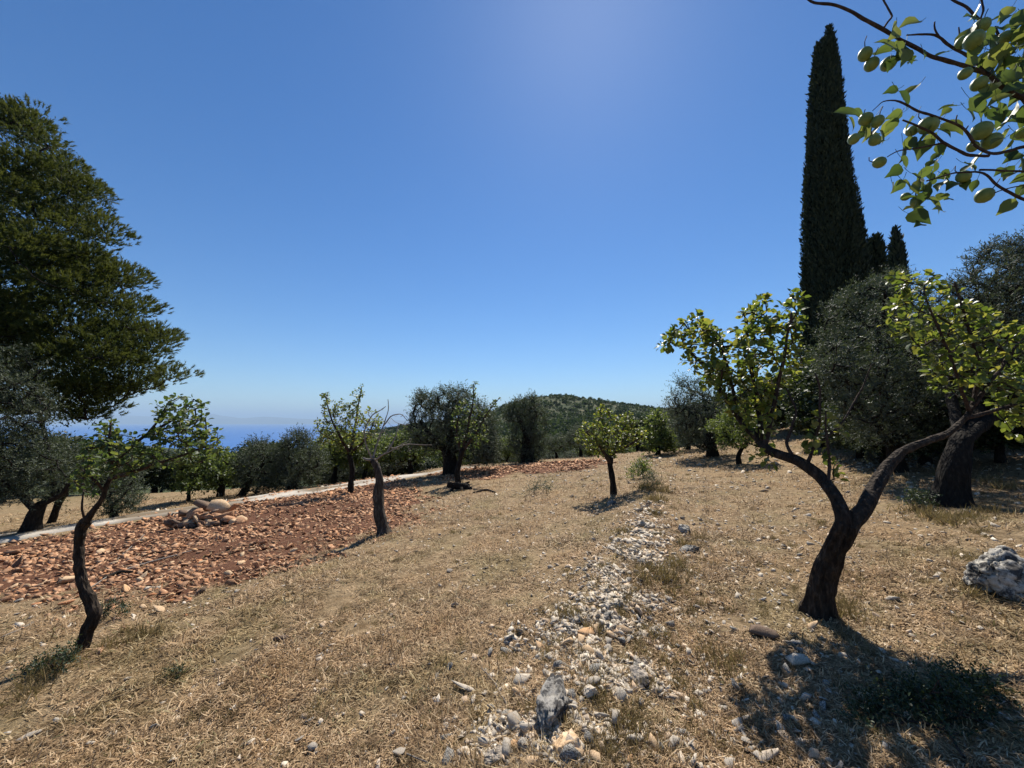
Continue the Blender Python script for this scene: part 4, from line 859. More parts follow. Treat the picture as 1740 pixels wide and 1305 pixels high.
# ------------------------------------------------------------------ stones
def hull_rock(seed, flat=.6, n=13, rough=True):
    r_ = np.random.default_rng(seed); bm = bmesh.new(); P = unit(r_.normal(size=(n, 3))); P = np.sign(P) * np.abs(P) ** .75 * r_.uniform(.6, 1., (n, 1)) * np.array([1, r_.uniform(.7, .95), flat * r_.uniform(.7, 1.2)])
    for p in P: bm.verts.new(p)
    g = bmesh.ops.convex_hull(bm, input=bm.verts)
    bmesh.ops.delete(bm, geom=[v for v in bm.verts if not v.link_faces], context='VERTS')
    if rough:
        bmesh.ops.triangulate(bm, faces=bm.faces)
        bmesh.ops.subdivide_edges(bm, edges=bm.edges, cuts=1, use_grid_fill=True)
        bm.verts.ensure_lookup_table(); V = np.array([v.co[:] for v in bm.verts]); dsp = fbm(V, .5, seed) * .07
        for v, q in zip(bm.verts, dsp): v.co *= 1 + float(q)
    bmesh.ops.triangulate(bm, faces=bm.faces); bm.verts.index_update()
    V = np.array([v.co[:] for v in bm.verts]); Fc = np.array([[v.index for v in f.verts] for f in bm.faces]); bm.free(); return V, Fc
ROCKS = [hull_rock(i, .6, 12) for i in range(14)]; CHIPS = [hull_rock(60 + i, .5, 8, False) for i in range(14)]
rock_me = {}
def rockmesh(i, matn):
    if (i, matn) not in rock_me:
        V, Fc = ROCKS[i]; o = mesh('stone', V, [Fc], M[matn], None, False); rock_me[(i, matn)] = o.data; bpy.data.objects.remove(o)
    return rock_me[(i, matn)]
def stone(px, py, s_px, matn, label, group=None, name='stone', asp=(1, 1, 1), i=None, lift=.38, rot=None, cat='stone'):
    lift = min(lift, .28) if lift == .38 else lift; g = G(px, py); i = int(rng.integers(14)) if i is None else i
    o = bpy.data.objects.new(name, rockmesh(i, matn)); col.objects.link(o); s = s_px / F * g[1] * .62 / math.hypot(1, (px - CX) / F) ** .5
    o.scale = (s * asp[0], s * asp[1], s * asp[2]); o.rotation_euler = (rng.normal(0, .35), rng.normal(0, .35), rng.uniform(0, 6.28)) if rot is None else rot
    o.location = (g[0], g[1], g[2] + s * lift); return tag(o, label, cat, group)
def big_rock(name, label, px, py, rx, ry, rz, matn, seed, dz=0., yaw=0., tilt=0., amp=.3):
    bm = bmesh.new(); r_ = np.random.default_rng(seed)
    for p in unit(r_.normal(size=(20, 3))) * r_.uniform(.78, 1.05, (20, 1)): bm.verts.new(p)
    bmesh.ops.convex_hull(bm, input=bm.verts); bmesh.ops.delete(bm, geom=[v for v in bm.verts if not v.link_faces], context='VERTS'); bmesh.ops.triangulate(bm, faces=bm.faces)
    for _ in range(4): bmesh.ops.subdivide_edges(bm, edges=bm.edges, cuts=1, use_grid_fill=True); bmesh.ops.triangulate(bm, faces=bm.faces)
    bm.verts.index_update(); V = np.array([v.co[:] for v in bm.verts]); Fc = np.array([[v.index for v in f.verts] for f in bm.faces]); bm.free()
    q = V * 1.0; cr = np.abs(vnoise(q, .42, seed + 3)); cr2 = np.abs(vnoise(q * [1, 1, 2.2], .24, seed + 4))
    V = V * (1 + amp * .8 * fbm(q, .9, seed, 2)[:, None] - amp * .5 * np.exp(-(cr / .10) ** 2)[:, None] - amp * .25 * np.exp(-(cr2 / .12) ** 2)[:, None] + .07 * fbm(q, .16, seed + 5, 3)[:, None])
    V = V * [rx, ry, rz]; c, s = math.cos(tilt), math.sin(tilt); V = V @ np.array([[c, 0, s], [0, 1, 0], [-s, 0, c]]).T; c, s = math.cos(yaw), math.sin(yaw); V = V @ np.array([[c, -s, 0], [s, c, 0], [0, 0, 1]]).T
    g = G(px, py); o = mesh(name, V, [Fc], M[matn], None, False); o.location = (g[0], g[1], g[2] + dz); tag(o, label, 'rock'); return o
big_rock('boulder', 'large weathered grey boulder half buried at the right edge', 1714, 1000, .36, .26, .24, 'karst', 3, .08, .2)
big_rock('boulder', 'black and white pitted rock at the bottom of the stony bank', 940, 1205, .10, .24, .12, 'karst', 8, .02, -.3, .25)
big_rock('boulder', 'dark grey blocky rock up the bank from the big pitted rock', 1085, 1160, .075, .07, .07, 'karst', 12, .02, .4)
big_rock('boulder', 'low grey rock cut by the bottom edge, left of the pitted rock', 850, 1292, .10, .06, .055, 'karst', 14, .0, .2)
big_rock('boulder', 'grey lichen-spotted stone right of the bank, beneath the drooping tufts', 1165, 905, .13, .10, .10, 'karst', 17, .02, .2)
big_rock('boulder', 'grey stone lump at the end of the pebbly strip on the bank', 1172, 938, .16, .09, .07, 'karst', 19, .02, .2)
big_rock('boulder', 'small grey rock on the grass just below the round yellow-green tree', 1040, 858, .12, .10, .09, 'karst', 23, .02, .2)
big_rock('boulder', 'pale rounded rock in the grass between the pitted rock and the blocky rock', 1003, 1185, .055, .05, .045, 'limestone', 25, .02, .2, amp=.2)
big_rock('boulder', 'tall cream wedge of rock below the big pitted rock', 962, 1272, .08, .10, .08, 'ochre_rock', 27, .0, .5, .2, amp=.2)
stone(480, 1089, 34, 'brown_rock', 'dark brown flat stone alone on the grass left of centre', asp=(1, .5, .5), rot=(0, 0, .1))
stone(787, 1173, 40, 'limestone', 'long pale slab of stone lying on the grass left of the stony bank', asp=(1.1, .5, .35), rot=(.1, .1, -.6))
for q_, (x_, y_, s_) in enumerate([(962, 1098, 26), (985, 1092, 24), (1012, 1072, 22), (1038, 1082, 20), (1060, 1076, 26), (940, 1108, 20), (1000, 1110, 22)]):
    stone(x_, y_, s_, 'ochre_rock', 'tan broken stone in the row above the big pitted rock, ' + ['second from left', 'third from left', 'third from right', 'second from right', 'rightmost', 'leftmost', 'nearest'][q_], 'loose stones along the stony bank', asp=(1, .8, .7))
stone(993, 588 + 492, 38, 'ochre_rock', 'long tan stone lying across the bank above the big pitted rock', asp=(1, .75, .5), rot=(.1, .2, .2))
stone(1355, 1128, 44, 'limestone', 'broad pale stone in front of the forked pear tree', asp=(1, .7, .6), rot=(.1, .1, .2))
stone(1253, 1015, 22, 'limestone', 'whitish stone right of the bank, largest of three there', asp=(1, .8, .8))
stone(1518, 1022, 28, 'limestone', 'pale stone right of the forked trunk', asp=(1, .7, .6))
stone(1505, 1003, 22, 'limestone', 'small flat pale stone just above the pale stone right of the forked trunk', asp=(1, .6, .3))
stone(1295, 1080, 46, 'brown_rock', 'dark split stone between the bank and the forked pear tree', asp=(1, .75, .5), rot=(.2, .1, -.5))
stone(1382, 1068, 26, 'ochre_rock', 'orange-tinged stone in front of the forked trunk', asp=(1, .6, .45))
stone(1307, 1292, 40, 'limestone', 'white stone at the bottom edge below the shadow of the forked tree', asp=(1, .6, .4))
stone(531, 1275, 30, 'limestone', 'pale slanting stone near the bottom edge, left of centre', asp=(1, .6, .6))
stone(262, 1241, 22, 'karst', 'grey and white stone standing in the grass at lower left', asp=(.8, .8, 1.1))
stone(50, 1253, 30, 'limestone', 'long pale stone in the bottom left corner', asp=(1.1, .5, .4), rot=(.1, 0, .7))
stone(97, 1227, 18, 'limestone', 'small blocky white stone in the bottom left corner')
stone(215, 1156, 14, 'limestone', 'bright white stone in the grass at lower left', asp=(1, .8, .7))
stone(190, 1250, 16, 'limestone', 'white stone pair member between the corner stones and the grey standing one')
stone(154, 1266, 18, 'limestone', 'flat white stone below its lookalike at lower left', asp=(1, .6, .4))
# the heap of red rocks by the track
heap = [(372, 862, 50, 'ochre_rock', 'upright pale squared rock on top of the red heap', .9), (345, 858, 42, 'brown_rock', 'dark rock behind the pale squared one on the red heap', .7), (330, 875, 44, 'red_rock', 'brown rock in the middle of the red heap', .4), (292, 890, 34, 'red_rock', 'pointed reddish rock at the left foot of the red heap', .3), (318, 893, 36, 'red_rock', 'rounded red rock at the front foot of the red heap', .3), (356, 884, 34, 'ochre_rock', 'tan wedge rock at the front of the red heap', .35), (385, 886, 40, 'red_rock', 'broad low rock at the right front of the red heap', .3), (408, 880, 28, 'ochre_rock', 'small tan rock at the right end of the red heap', .3), (398, 862, 26, 'red_rock', 'dull rock on the right shoulder of the red heap', .4), (310, 872, 30, 'brown_rock', 'dark rock on the left shoulder of the red heap', .45)]
SZ = lambda q: 'large' if q > 1.0 else 'mid-sized' if q > .75 else 'small'
CO = {'limestone': 'whitish', 'karst': 'grey', 'ochre_rock': 'tan', 'red_rock': 'reddish', 'brown_rock': 'brown'}
def tri(x, lo, hi, a, b, c): return a if x < lo else b if x < hi else c
hb = G(350, 893)
for q, (x, y, s, m_, l, lf_) in enumerate(heap):
    o = stone(x, 893, s, m_, l, 'rocks of the red heap', 'rock', (.95, .85, 1.15), q % 14, .3, None, 'rock'); yy = hb[1] + (893 - y) * .012; p = W(x, y, yy); r_s = s / F * hb[1] * .62; o.scale = (r_s * .72, r_s * .66, r_s * .78)
    o.location = (p[0], p[1], max(p[2], float(H(p[0], p[1])) + r_s * .3))
for (x, y, s, l) in [(352, 880, 52, 'wide dusty rock filling the core of the red heap'), (335, 888, 40, 'low dusty rock at the front of the red heap, left of the tan wedge')]:
    p = W(x, y, hb[1] + .12); o = stone(x, 893, s, 'red_rock', l, 'rocks of the red heap', 'rock', (1, 1, 1), 3, .3, None, 'rock'); o.location = tuple(p); o.scale = (.27, .23, .19)
for q in range(38):
    u_ = rng.uniform(-1, 1); x = 350 + 62 * u_; y = rng.uniform(862 + 26 * abs(u_), 896); f = rng.uniform(.6, 1.4); m_ = ['red_rock', 'ochre_rock', 'brown_rock'][int(rng.integers(3))]
    o = stone(x, 893, 22 * f, m_, f'{SZ(f)} {CO[m_]} filler rock {tri(u_, -.35, .35, "left", "middle", "right")} in the red heap, {"upper" if y < 880 else "lower"} part', 'rocks of the red heap', 'rock', (.95, .85, .8), None, .3, None, 'rock'); p = W(x, y, hb[1] + (893 - y) * .01 - .1); o.location = (p[0], p[1], max(p[2], float(H(p[0], p[1])) + .03))
for (x, y, s, m_, l) in [(110, 1030, 34, 'red_rock', 'long red rock just left of the crooked pear trunk'), (243, 1038, 20, 'ochre_rock', 'tan cube-like rock right of the crooked pear trunk, smaller of a pair'), (268, 1040, 30, 'ochre_rock', 'tan blocky rock right of the crooked pear trunk, larger of a pair'), (340, 1010, 30, 'brown_rock', 'dark red-brown rock on the lower edge of the red soil'), (197, 1024, 44, 'red_rock', 'bright orange-red rock behind the crooked pear trunk'), (22, 943, 44, 'red_rock', 'long flat red rock at the left edge of the red soil'), (28, 962, 32, 'brown_rock', 'dark rock at the left edge of the red soil'), (115, 993, 46, 'ochre_rock', 'flat tan rock on the red soil left of the crooked trunk'), (585, 948, 14, 'red_rock', 'small red-brown stone on the grass left of the half-dead tree'), (506, 950, 18, 'red_rock', 'red stone at the tip of the red soil')]:
    stone(x, y, s, m_, l, asp=(1, .6, .5), name='rock', cat='rock')
def in_frame(g):
    return True
# individually placed stones, by zone
r3 = np.random.default_rng(11)
def bandx(y): return np.interp(y, [800, 840, 890, 940, 1010, 1090, 1180, 1305], [1120, 1105, 1095, 1075, 1045, 1010, 985, 965])
def bandw(y): return np.interp(y, [800, 840, 890, 940, 1010, 1090, 1180, 1305], [10, 22, 40, 62, 70, 95, 105, 120])
def zoned(y): return 'near bottom edge' if y > 1215 else 'by pitted rock' if y > 1110 else 'level with forked trunk' if y > 1010 else 'halfway up' if y > 930 else 'far end'
for k in range(150):
    y = 870 + 435 * r3.random() ** .7; q = r3.normal(0, .62); x = bandx(y) + q * bandw(y); f = r3.uniform(.5, 1.25); s = np.interp(y, [860, 1305], [7, 32]) * f; zz = r3.uniform(.45, 1.1)
    m_ = ['limestone', 'limestone', 'karst', 'ochre_rock'][r3.integers(4)] if y > 1040 else ['limestone', 'karst'][r3.integers(2)]
    stone(x, y, s, m_, f'{SZ(f)} {CO[m_]} {"flat" if zz < .7 else "blocky"} stone, {tri(q, -.25, .25, "left side", "middle", "right side")} of stony bank, {zoned(y)}', 'loose stones along the stony bank', asp=(1, r3.uniform(.6, 1), zz))
for k in range(62):
    y = 930 + 375 * r3.random() ** .8; u_ = r3.random(); x = 1120 + 280 * u_ + (y - 930) * .1; f = r3.uniform(.5, 1.2); s = np.interp(y, [930, 1305], [8, 30]) * f; zz = r3.uniform(.3, .7); m_ = ['limestone', 'limestone', 'karst'][r3.integers(3)]
    stone(x, y, s, m_, f'{SZ(f)} {CO[m_]} stone {"in shadow" if y > 1110 and u_ > .4 else "on grass"} {tri(u_, .4, .7, "right of bank", "between bank and forked pear", "by forked pear")}, {zoned(y)}', 'scattered stones right of the bank', asp=(1, r3.uniform(.6, 1), zz))
for k in range(24):
    y = 880 + 425 * r3.random(); x = r3.uniform(1460, 1740); f = r3.uniform(.5, 1.1); s = np.interp(y, [880, 1305], [8, 26]) * f
    stone(x, y, s, 'limestone', f'{SZ(f)} pale stone on the grass right of the forked pear tree, {"above the shadow" if y < 1080 else "in the shadow"}', 'scattered stones right of the forked tree', asp=(1, r3.uniform(.5, 1), r3.uniform(.3, .6)))
for k in range(46):
    y = 860 + 445 * r3.random() ** .6; x = r3.uniform(480 if y > 1000 else 640, 900); f = r3.uniform(.5, 1.2); s = np.interp(y, [860, 1305], [7, 24]) * f; m_ = ['limestone', 'limestone', 'karst'][r3.integers(3)]
    stone(x, y, s, m_, f'{SZ(f)} {CO[m_]} stone on grass {tri(x, 640, 780, "below half-dead tree", "below uprooted stump", "close left of bank")}, {zoned(y)}', 'scattered stones left of the bank', asp=(1, r3.uniform(.5, 1), r3.uniform(.3, .7)))
k = 0
while k < 225:
    x = r3.uniform(0, 740); y = 830 + 210 * r3.random() ** .8; g = G(x, y)
    if red_mask(np.array([g[0]]), np.array([g[1]]))[0] < .5: continue
    f = r3.uniform(.5, 1.15); s = np.interp(y, [830, 1040], [6, 26]) * f; m_ = ['red_rock', 'red_rock', 'ochre_rock'][r3.integers(3)]; zz = r3.uniform(.3, .8)
    pl = tri(x, 135, 290, 'left of crooked trunk', 'between crooked trunk and rock heap', tri(x, 420, 560, 'below rock heap', 'right of rock heap', 'around half-dead tree'))
    stone(x, y, s, m_, f'{SZ(f)} {CO[m_]} {"flat" if zz < .5 else "blocky"} rock on red soil {pl}, {tri(y, 900, 960, "track side", "mid strip", "grass side")}', 'rocks strewn over the red soil', asp=(1, r3.uniform(.5, 1), zz), name='rock', cat='rock'); k += 1
def chips(name, label, n, sampler, matn, smin, smax, kind_cat, seed):
    global rng
    r_ = np.random.default_rng(seed); X, Y, S = sampler(r_, n); Z = H(X, Y); acc = Acc(); ids = r_.integers(14, size=len(X))
    for i in range(14):
        k_ = np.nonzero(ids == i)[0]; V, Fc = CHIPS[i]; a = r_.uniform(0, 6.28, len(k_)); s = S[k_]; tl = r_.normal(0, .35, (len(k_), 2)); c_, s_ = np.cos(a)[:, None], np.sin(a)[:, None]
        fl = r_.uniform(.5, 1.2, (len(k_), 1)); vx = V[None, :, 0] * c_ - V[None, :, 1] * s_; vy = V[None, :, 0] * s_ + V[None, :, 1] * c_; vz = V[None, :, 2] * fl + vx * tl[:, :1] + vy * tl[:, 1:]
        VV = np.stack([X[k_][:, None] + vx * s[:, None], Y[k_][:, None] + vy * s[:, None], Z[k_][:, None] + (vz + .08) * s[:, None]], -1).reshape(-1, 3)
        acc.add(VV, (np.arange(len(k_))[:, None, None] * len(V) + Fc[None]).reshape(-1, 3), np.repeat(r_.random(len(k_)), len(V)))
    tag(acc.build(name, M[matn], None, origin=(0, 5, 0)), label, kind_cat, kind='stuff')
def samp_red(r_, n):
    X = r_.uniform(-24, 5, n * 8); Y = r_.uniform(2, 22, n * 8); m = red_mask(X, Y) > r_.uniform(.02, .9, n * 8) ** 1.3; m &= fbm(np.stack([X, Y, 0 * X], -1), 1.4, 95) > r_.uniform(-.7, .05, n * 8); d = np.hypot(X, Y); kp = m & (r_.random(n * 8) < np.clip(6 / d, 0, 1)); X, Y = X[kp][:n], Y[kp][:n]; d = np.hypot(X, Y)
    return X, Y, (.011 + .0029 * d) * np.minimum(r_.lognormal(0, .6, len(X)), 2.3)
def samp_white(r_, n):
    px = []; 
    y = 850 + 455 * r_.random(n) ** .75; x = bandx(y) + r_.normal(0, 1, n) * r_.uniform(.4, 1.2, n) * bandw(y) * np.interp(y, [850, 1000, 1150], [.6, .7, 1])
    q = fbm(np.stack([x / bandw(y) * 2.2, np.log(y - 700) * 9, 0 * x], -1), 1.0, 33) > r_.normal(-.02, .12, n) + .12 * sstep(1000, 880, y); x, y = x[q], y[q]; n = len(x)
    g = Gs(x, y); return g[:, 0], g[:, 1], (.0095 + .0036 * g[:, 1]) * np.minimum(r_.lognormal(0, .65, n), 2.3)
def samp_field(r_, n):
    d = np.exp(r_.uniform(math.log(1.7), math.log(20), n)); a = r_.uniform(-60, 60, n); a = np.radians(a); X = d * np.sin(a); Y = d * np.cos(a); px_ = CX + F * np.tan(a); k = (r_.random(n) < np.where((px_ > 1000) & (px_ < 1450) & (d < 7), 1, .45)) & (fbm(np.stack([X, Y, 0 * X], -1), 1.6, 91) > -.05 - .45 * (X > .4)) & (red_mask(X, Y) < .4); X, Y, d = X[k], Y[k], d[k]; return X, Y, (.007 + .0029 * d) * np.minimum(r_.lognormal(0, .5, len(X)), 2.3)
chips('rubble', 'red broken rubble covering the bare red soil', 26000, samp_red, 'red_rock', 0, 0, 'rubble', 1)
chips('gravel', 'small whitish gravel packed along the stony bank', 19000, samp_white, 'limestone', 0, 0, 'gravel', 2)
chips('pebbles', 'tiny pale pebbles sprinkled through the dry grass', 17000, samp_field, 'limestone', 0, 0, 'pebbles', 3)
def samp_shade(r_, n):
    g = Gs(r_.uniform(1425, 1590, n), 772 + 24 * r_.random(n)); return g[:, 0], g[:, 1], .05 * np.minimum(r_.lognormal(0, .4, n), 2.3)
chips('rubble', 'tumbled grey stones lying in the shade under the silvery olive', 260, samp_shade, 'karst', 0, 0, 'rubble', 4)

# ------------------------------------------------------------------ dry grass
def grass():
    n = 680000; d = np.exp(rng.uniform(math.log(1.25), math.log(30), n)); a = np.radians(rng.uniform(-72, 72, n)); X = d * np.sin(a); Y = d * np.cos(a)
    P = np.stack([X, Y, 0 * X], -1); dens = .66 + 1.1 * fbm(P, .45, 51) + .4 * fbm(P, 3, 52); dens = dens * (1 - .93 * red_mask(X, Y)); 
    rl = road_line_r(np.minimum(CX + F * np.tan(np.clip(a, R(-64), R(64))), 760)); ok = ~((np.abs(d - rl) < 1.5) & (X < -3.6))
    dy = np.clip(Y, 1.5, 14); bd = band_d(X, Y) / .17; dens *= (1 - .35 * np.clip(bd, 0, 1))
    k = (rng.random(n) < dens) & ok; X, Y, d = X[k], Y[k], d[k]; n = len(X); Z = H(X, Y)
    L = rng.uniform(.022, .085, n) * (1 + .04 * d) * (1 + .9 * np.clip(fbm(np.stack([X, Y, 0 * X], -1), .8, 61) * 1.6, -.35, .6)) * (1 + .6 * (rng.random(n) < .06)); wdt = (.0011 + .00052 * d) * rng.uniform(.6, 1.4, n)
    az = rng.uniform(0, 6.28, n); el = np.abs(rng.normal(0, .30, n)) * (rng.random(n) < .8) + (rng.random(n) < .06) * rng.uniform(.4, 1.1, n); el = np.clip(el, .02, 1.3)
    dr = np.stack([np.cos(az) * np.cos(el), np.sin(az) * np.cos(el), np.sin(el)], -1); sd_ = np.stack([-np.sin(az), np.cos(az), 0 * az], -1)
    b = np.stack([X, Y, Z + rng.uniform(0, .012, n)], -1); mid = b + dr * (L * .55)[:, None] + np.array([0, 0, .0]); bend = rng.normal(0, .35, (n, 3)); tip = mid + unit(dr + bend - [0, 0, .25]) * (L * .5)[:, None]
    V = np.stack([b - sd_ * wdt[:, None], b + sd_ * wdt[:, None], mid + sd_ * wdt[:, None] * .8, mid - sd_ * wdt[:, None] * .8, tip], 1).reshape(-1, 3)
    i = np.arange(n)[:, None] * 5; Fq = np.concatenate([i + 0, i + 1, i + 2, i + 3], 1); Ft = np.concatenate([i + 3, i + 2, i + 4], 1)
    o = mesh('dry_grass', V, [Fq, Ft], M['straw'], None, False, np.repeat(np.clip(rng.beta(2, 1.8, n) + (rng.random(n) < .04) * .5, 0, 1), 5)); tag(o, 'short straw-coloured dry grass covering the field', 'grass', kind='stuff')
grass()
def tufts():
    acc = Acc(); r_ = np.random.default_rng(21); C = []
    for _ in range(150):
        y = 815 + 490 * r_.random() ** .9; x = bandx(y) + r_.normal(.35, 1.0) * bandw(y); C.append((x, y, r_.uniform(.5, 1.1)))
    for (x, y, s) in [(1110, 975, 2.2), (1130, 985, 2.2), (1150, 965, 2), (1090, 985, 1.6), (1160, 925, 1.6), (1100, 830, 2.4), (1112, 850, 2.4), (1125, 835, 2), (1190, 915, 1.5), (1060, 905, 1.5), (1000, 1150, 1.3), (1130, 1130, 1.5), (1120, 1080, 1.5), (1060, 1230, 1.6), (1045, 1270, 1.5), (1200, 1120, 1.4), (1240, 1140, 1.6), (1240, 1120, 1.4), (230, 1085, 1.6), (260, 1080, 1.5), (180, 1100, 1.5), (215, 1075, 1.4), (90, 1140, 1.8), (60, 1160, 1.8), (110, 1125, 1.6), (290, 1160, 1.2), (540, 1210, 1.2), (30, 1190, 1.5), (1420, 1035, 1.6), (1450, 1050, 1.6), (1440, 1030, 1.4), (1370, 1040, 1.2), (1560, 870, 2.4), (1590, 880, 2.4), (1650, 880, 2.4), (1685, 870, 2), (1620, 890, 2.5), (1710, 830, 2.5), (1680, 820, 2.5), (1660, 1010, 1.5), (1735, 1010, 1.5), (1650, 950, 1.4)]: C.append((x, y, s))
    for _ in range(260):
        y = 800 + 500 * r_.random() ** 1.3; x = r_.uniform(620, 1740) if y < 1050 else r_.uniform(0, 1740); C.append((x, y, r_.uniform(.3, .8)))
    for (x, y, s) in C:
        g = G(x, y)
        if red_mask(np.array([g[0]]), np.array([g[1]]))[0] > .7: continue
        n = int(60 + 50 * s); q = r_.normal(0, .035 * s * (1 + .05 * g[1]), (n, 2)); b = np.stack([g[0] + q[:, 0], g[1] + q[:, 1], 0 * q[:, 0] + g[2] - .01], -1); L = r_.uniform(.03, .10, n) * s ** .7 * (1 + .02 * g[1])
        az = r_.uniform(0, 6.28, n); el = r_.uniform(.5, 1.45, n); dr = np.stack([np.cos(az) * np.cos(el), np.sin(az) * np.cos(el), np.sin(el)], -1)
        leaves(acc, NEE, NEEF, b, dr, rand_unit(n), L, .35 + .06 * g[1], np.clip(r_.random(n) * .8 + r_.random() * .25, 0, 1))
    tag(acc.build('grass_tufts', M['tuft'], None, origin=(0, 3, 0)), 'olive-brown tufts of rank grass along the bank and tree feet', 'grass', kind='stuff')
tufts()

# ------------------------------------------------------------------ shrubs, weeds, debris
def shrub(name, label, base_px, poly, n, leaf, per, leafm, thick=.25, Y=None, stem=.004, tv=WIDE, wid=.8, cat='shrub'):
    g = G(*base_px); Y0 = g[1] if Y is None else Y; root = thing(name, g, label, cat); sk = Skel()
    P = np.array([g - [0, 0, .02], g + [0, 0, .03]]); sk.limb(P, [stem * 2, stem * 1.6]); T = poly_targets(poly, Y0, thick, n, None, n)
    T[:, 2] = np.maximum(T[:, 2], H(T[:, 0], T[:, 1]) + .02)
    ch = colonize(sk, T, stem * .5, .4, .05, 6, .05); tw = Acc(); wood(tw, sk, ch, 4); tw.build('stems', M['twig'], root, True); lf = Acc()
    chain_leaves_olive(lf, sk, ch, 4, per, leaf, leaf * 5, wid, .5, tv=tv, tf=OLVF); lf.build('foliage', M[leafm], root); return root
shrub('shrub', 'dark leafy suckers rising from the shadow in the bottom right corner', (1640, 1300), [(1545, 1165), (1600, 1125), (1625, 1160), (1690, 1200), (1740, 1300), (1560, 1330), (1470, 1330), (1465, 1230), (1500, 1195), (1545, 1250), (1575, 1230)], 120, .022, 8, 'dark', .22, 2.15, .004)
shrub('weed', 'green leafy weed sprouting right of the crooked pear trunk foot', (185, 1050), [(160, 1050), (175, 1025), (215, 1022), (220, 1040), (190, 1058)], 22, .022, 7, 'dark', .1)
shrub('weed', 'low green weeds in the shadow left of the crooked pear trunk foot', (90, 1140), [(20, 1175), (60, 1130), (120, 1100), (130, 1118), (80, 1170)], 34, .022, 7, 'dark', .15)
shrub('weed', 'small dark green sprig in the grass at lower left', (295, 1150), [(282, 1152), (290, 1138), (306, 1136), (308, 1150)], 10, .018, 7, 'dark', .06)
shrub('weed', 'isolated pale green sprouting plant left of the round yellow-green tree', (915, 838), [(895, 838), (898, 826), (925, 822), (940, 836)], 22, .06, 6, 'olivesil', .3, tv=OLV, wid=1.3)
shrub('shrub', 'green bushy plant in the field right of the round yellow-green tree', (1090, 812), [(1075, 812), (1078, 792), (1095, 788), (1102, 806)], 40, .06, 7, 'green', .4)
shrub('shrub', 'grey twiggy bush at the upper end of the stony bank', (1105, 830), [(1092, 832), (1094, 814), (1110, 808), (1120, 826)], 40, .045, 7, 'olive', .4, tv=OLV, wid=1.)
shrub('shrub', 'dark low bush right of the shaded stones at the olive foot', (1560, 865), [(1540, 862), (1548, 838), (1580, 845), (1600, 868)], 30, .035, 7, 'dark', .25)
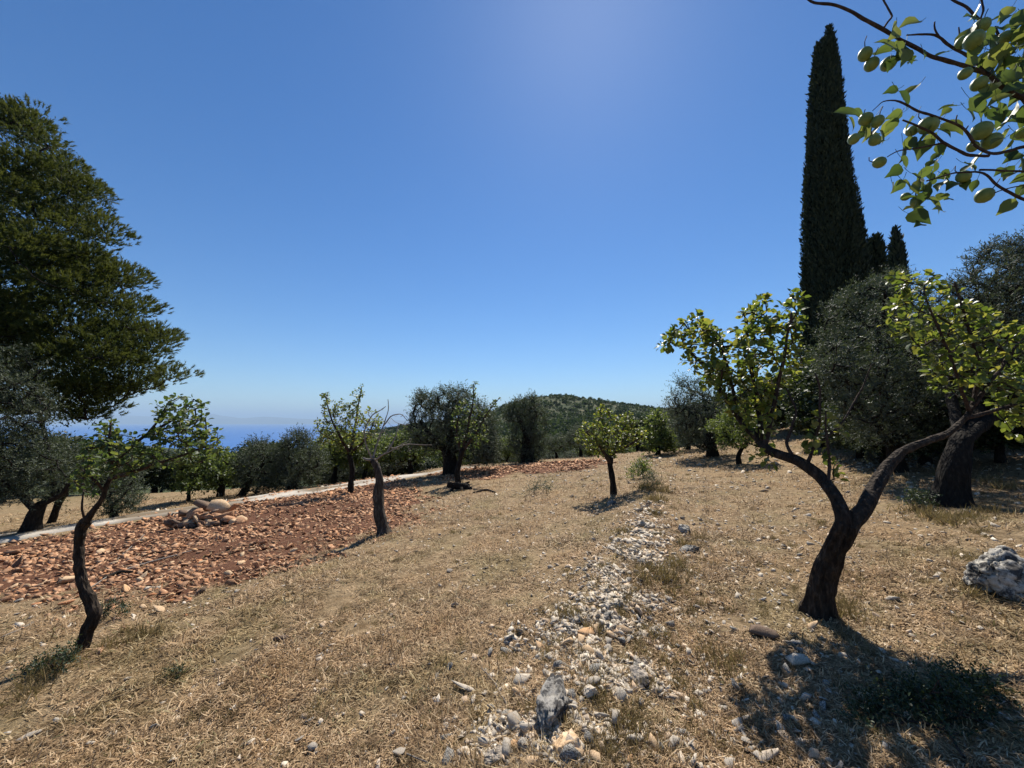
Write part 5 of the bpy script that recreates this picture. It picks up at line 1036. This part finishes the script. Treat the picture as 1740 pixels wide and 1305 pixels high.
def debris():
    g = G(780, 833); root = thing('dead_stump', g, 'black uprooted stump with stubby roots lying in the field', 'stump'); a = Acc(); Y = g[1]
    def ln(pts, s): P, r = px_line(pts, Y); Q, rr = smooth_line(P, r, .04, .02, s); return Q, rr
    Q, rr = ln([(760, 824, 4), (775, 825, 6), (790, 826, 5), (798, 828, 4)], 1); tube(a, Q, rr, 10, .4, 3); a.build('log', M['bark_dark'], root, True)
    for s, pts in enumerate([[(772, 826, 3), (766, 834, 2.2, -.2), (764, 838, 1.5, -.3)], [(794, 828, 3), (801, 829, 2.4, -.1), (800, 836, 1.6, -.1)], [(785, 824, 2.6), (795, 820, 2, .1), (798, 818, 1.4, .1)], [(782, 828, 2.6), (786, 834, 2.4, -.3), (794, 836, 1.6, -.3)]]):
        a = Acc(); Q, rr = ln(pts, 9 + s); tube(a, Q, rr, 7, .3, s); a.build('root', M['bark_dark'], root, True)
    def stick(label, pts, matn='bark_dark', name='fallen_branch', lift=.02):
        P = []; R_ = []
        for (x, y, wd) in pts: g = G(x, y); P.append(g + [0, 0, lift + wd / F * g[1] * .5]); R_.append(wd / F * g[1])
        Q, rr = smooth_line(P, R_, .04, .006, 5); a = Acc(); tube(a, Q, rr, 6, .2, 3); o = a.build(name, M[matn], None, True, origin=P[0]); tag(o, label, 'branch')
    stick('wavy black branch on the grass right of the uprooted stump', [(803, 839, 1.2), (815, 836, 1.6), (828, 834, 1.8), (842, 838, 1)])
    stick('short dark stick on the grass left of the uprooted stump', [(695, 834, .8), (705, 833, 1.2), (712, 837, .8)])
    stick('long pale dead twig slanting across the red soil right of the crooked trunk', [(150, 1003, .8), (190, 978, 1.1), (240, 962, 1.3), (290, 948, 1.2), (325, 938, .7)], 'twig_pale')
    stick('thinner pale twig higher up on the red soil', [(200, 952, .6), (222, 932, .9), (245, 910, .6)], 'twig_pale')
    stick('dark root piece on the red soil under the long pale twig', [(175, 985, 1.6), (200, 978, 3), (225, 975, 1.6)])
    stick('thin brown stalk lying on the grass at lower left', [(150, 1213, .8), (195, 1190, 1), (245, 1172, .7)], 'twig')
    stick('pale curved twig on the grass just left of the pitted rock', [(818, 1140, .8), (840, 1165, 1.2), (862, 1205, .8)], 'twig_pale')
    stick('pale twig stub lying near the bottom edge left of the bank', [(690, 1288, 1), (712, 1298, 1.3), (730, 1304, .8)], 'twig_pale')
    stick('dry stalk lying on the grass at the left edge', [(2, 1087, .9), (30, 1074, 1), (60, 1058, .6)], 'twig_pale')
debris()

# ------------------------------------------------------------------ haze: closed box of thin even air
def haze():
    v = np.array([[x, y, z] for x in (-89000, 89000) for y in (-89000, 94000) for z in (-201.5 - 60, 1500)], float)
    Fq = np.array([[0, 1, 3, 2], [4, 6, 7, 5], [0, 4, 5, 1], [2, 3, 7, 6], [0, 2, 6, 4], [1, 5, 7, 3]])
    m, nt, out = newmat('haze_air'); pv = nt.nodes.new('ShaderNodeVolumePrincipled'); pv.inputs['Color'].default_value = (.55, .76, 1, 1); pv.inputs['Density'].default_value = HAZE; pv.inputs['Anisotropy'].default_value = .0
    nt.links.new(pv.outputs[0], out.inputs['Volume']); o = mesh('haze', v, [Fq], m); tag(o, 'thin blue summer haze over the sea and hills', 'haze', kind='stuff')
HAZE = 4.2e-5
if HAZE: haze()
def single_out():
    from collections import defaultdict
    D_ = defaultdict(list)
    for o in bpy.data.objects:
        if o.parent is None and 'group' in o and 'label' in o: D_[o['label']].append(o)
    W_ = ['leftmost', 'second from left', 'third from left', 'fourth from left', 'fifth from left', 'sixth from left', 'seventh from left', 'eighth from left']
    for lab, L in D_.items():
        if 1 < len(L) <= 8 and len(lab.split()) <= 13:
            L.sort(key=lambda o: o.location.x / max(o.location.y, .1))
            for o, w_ in zip(L, W_): o['label'] = lab + ', ' + w_
single_out()
print('objects', len(bpy.data.objects), 'faces', sum(len(o.data.polygons) for o in bpy.data.objects if o.type == 'MESH'))
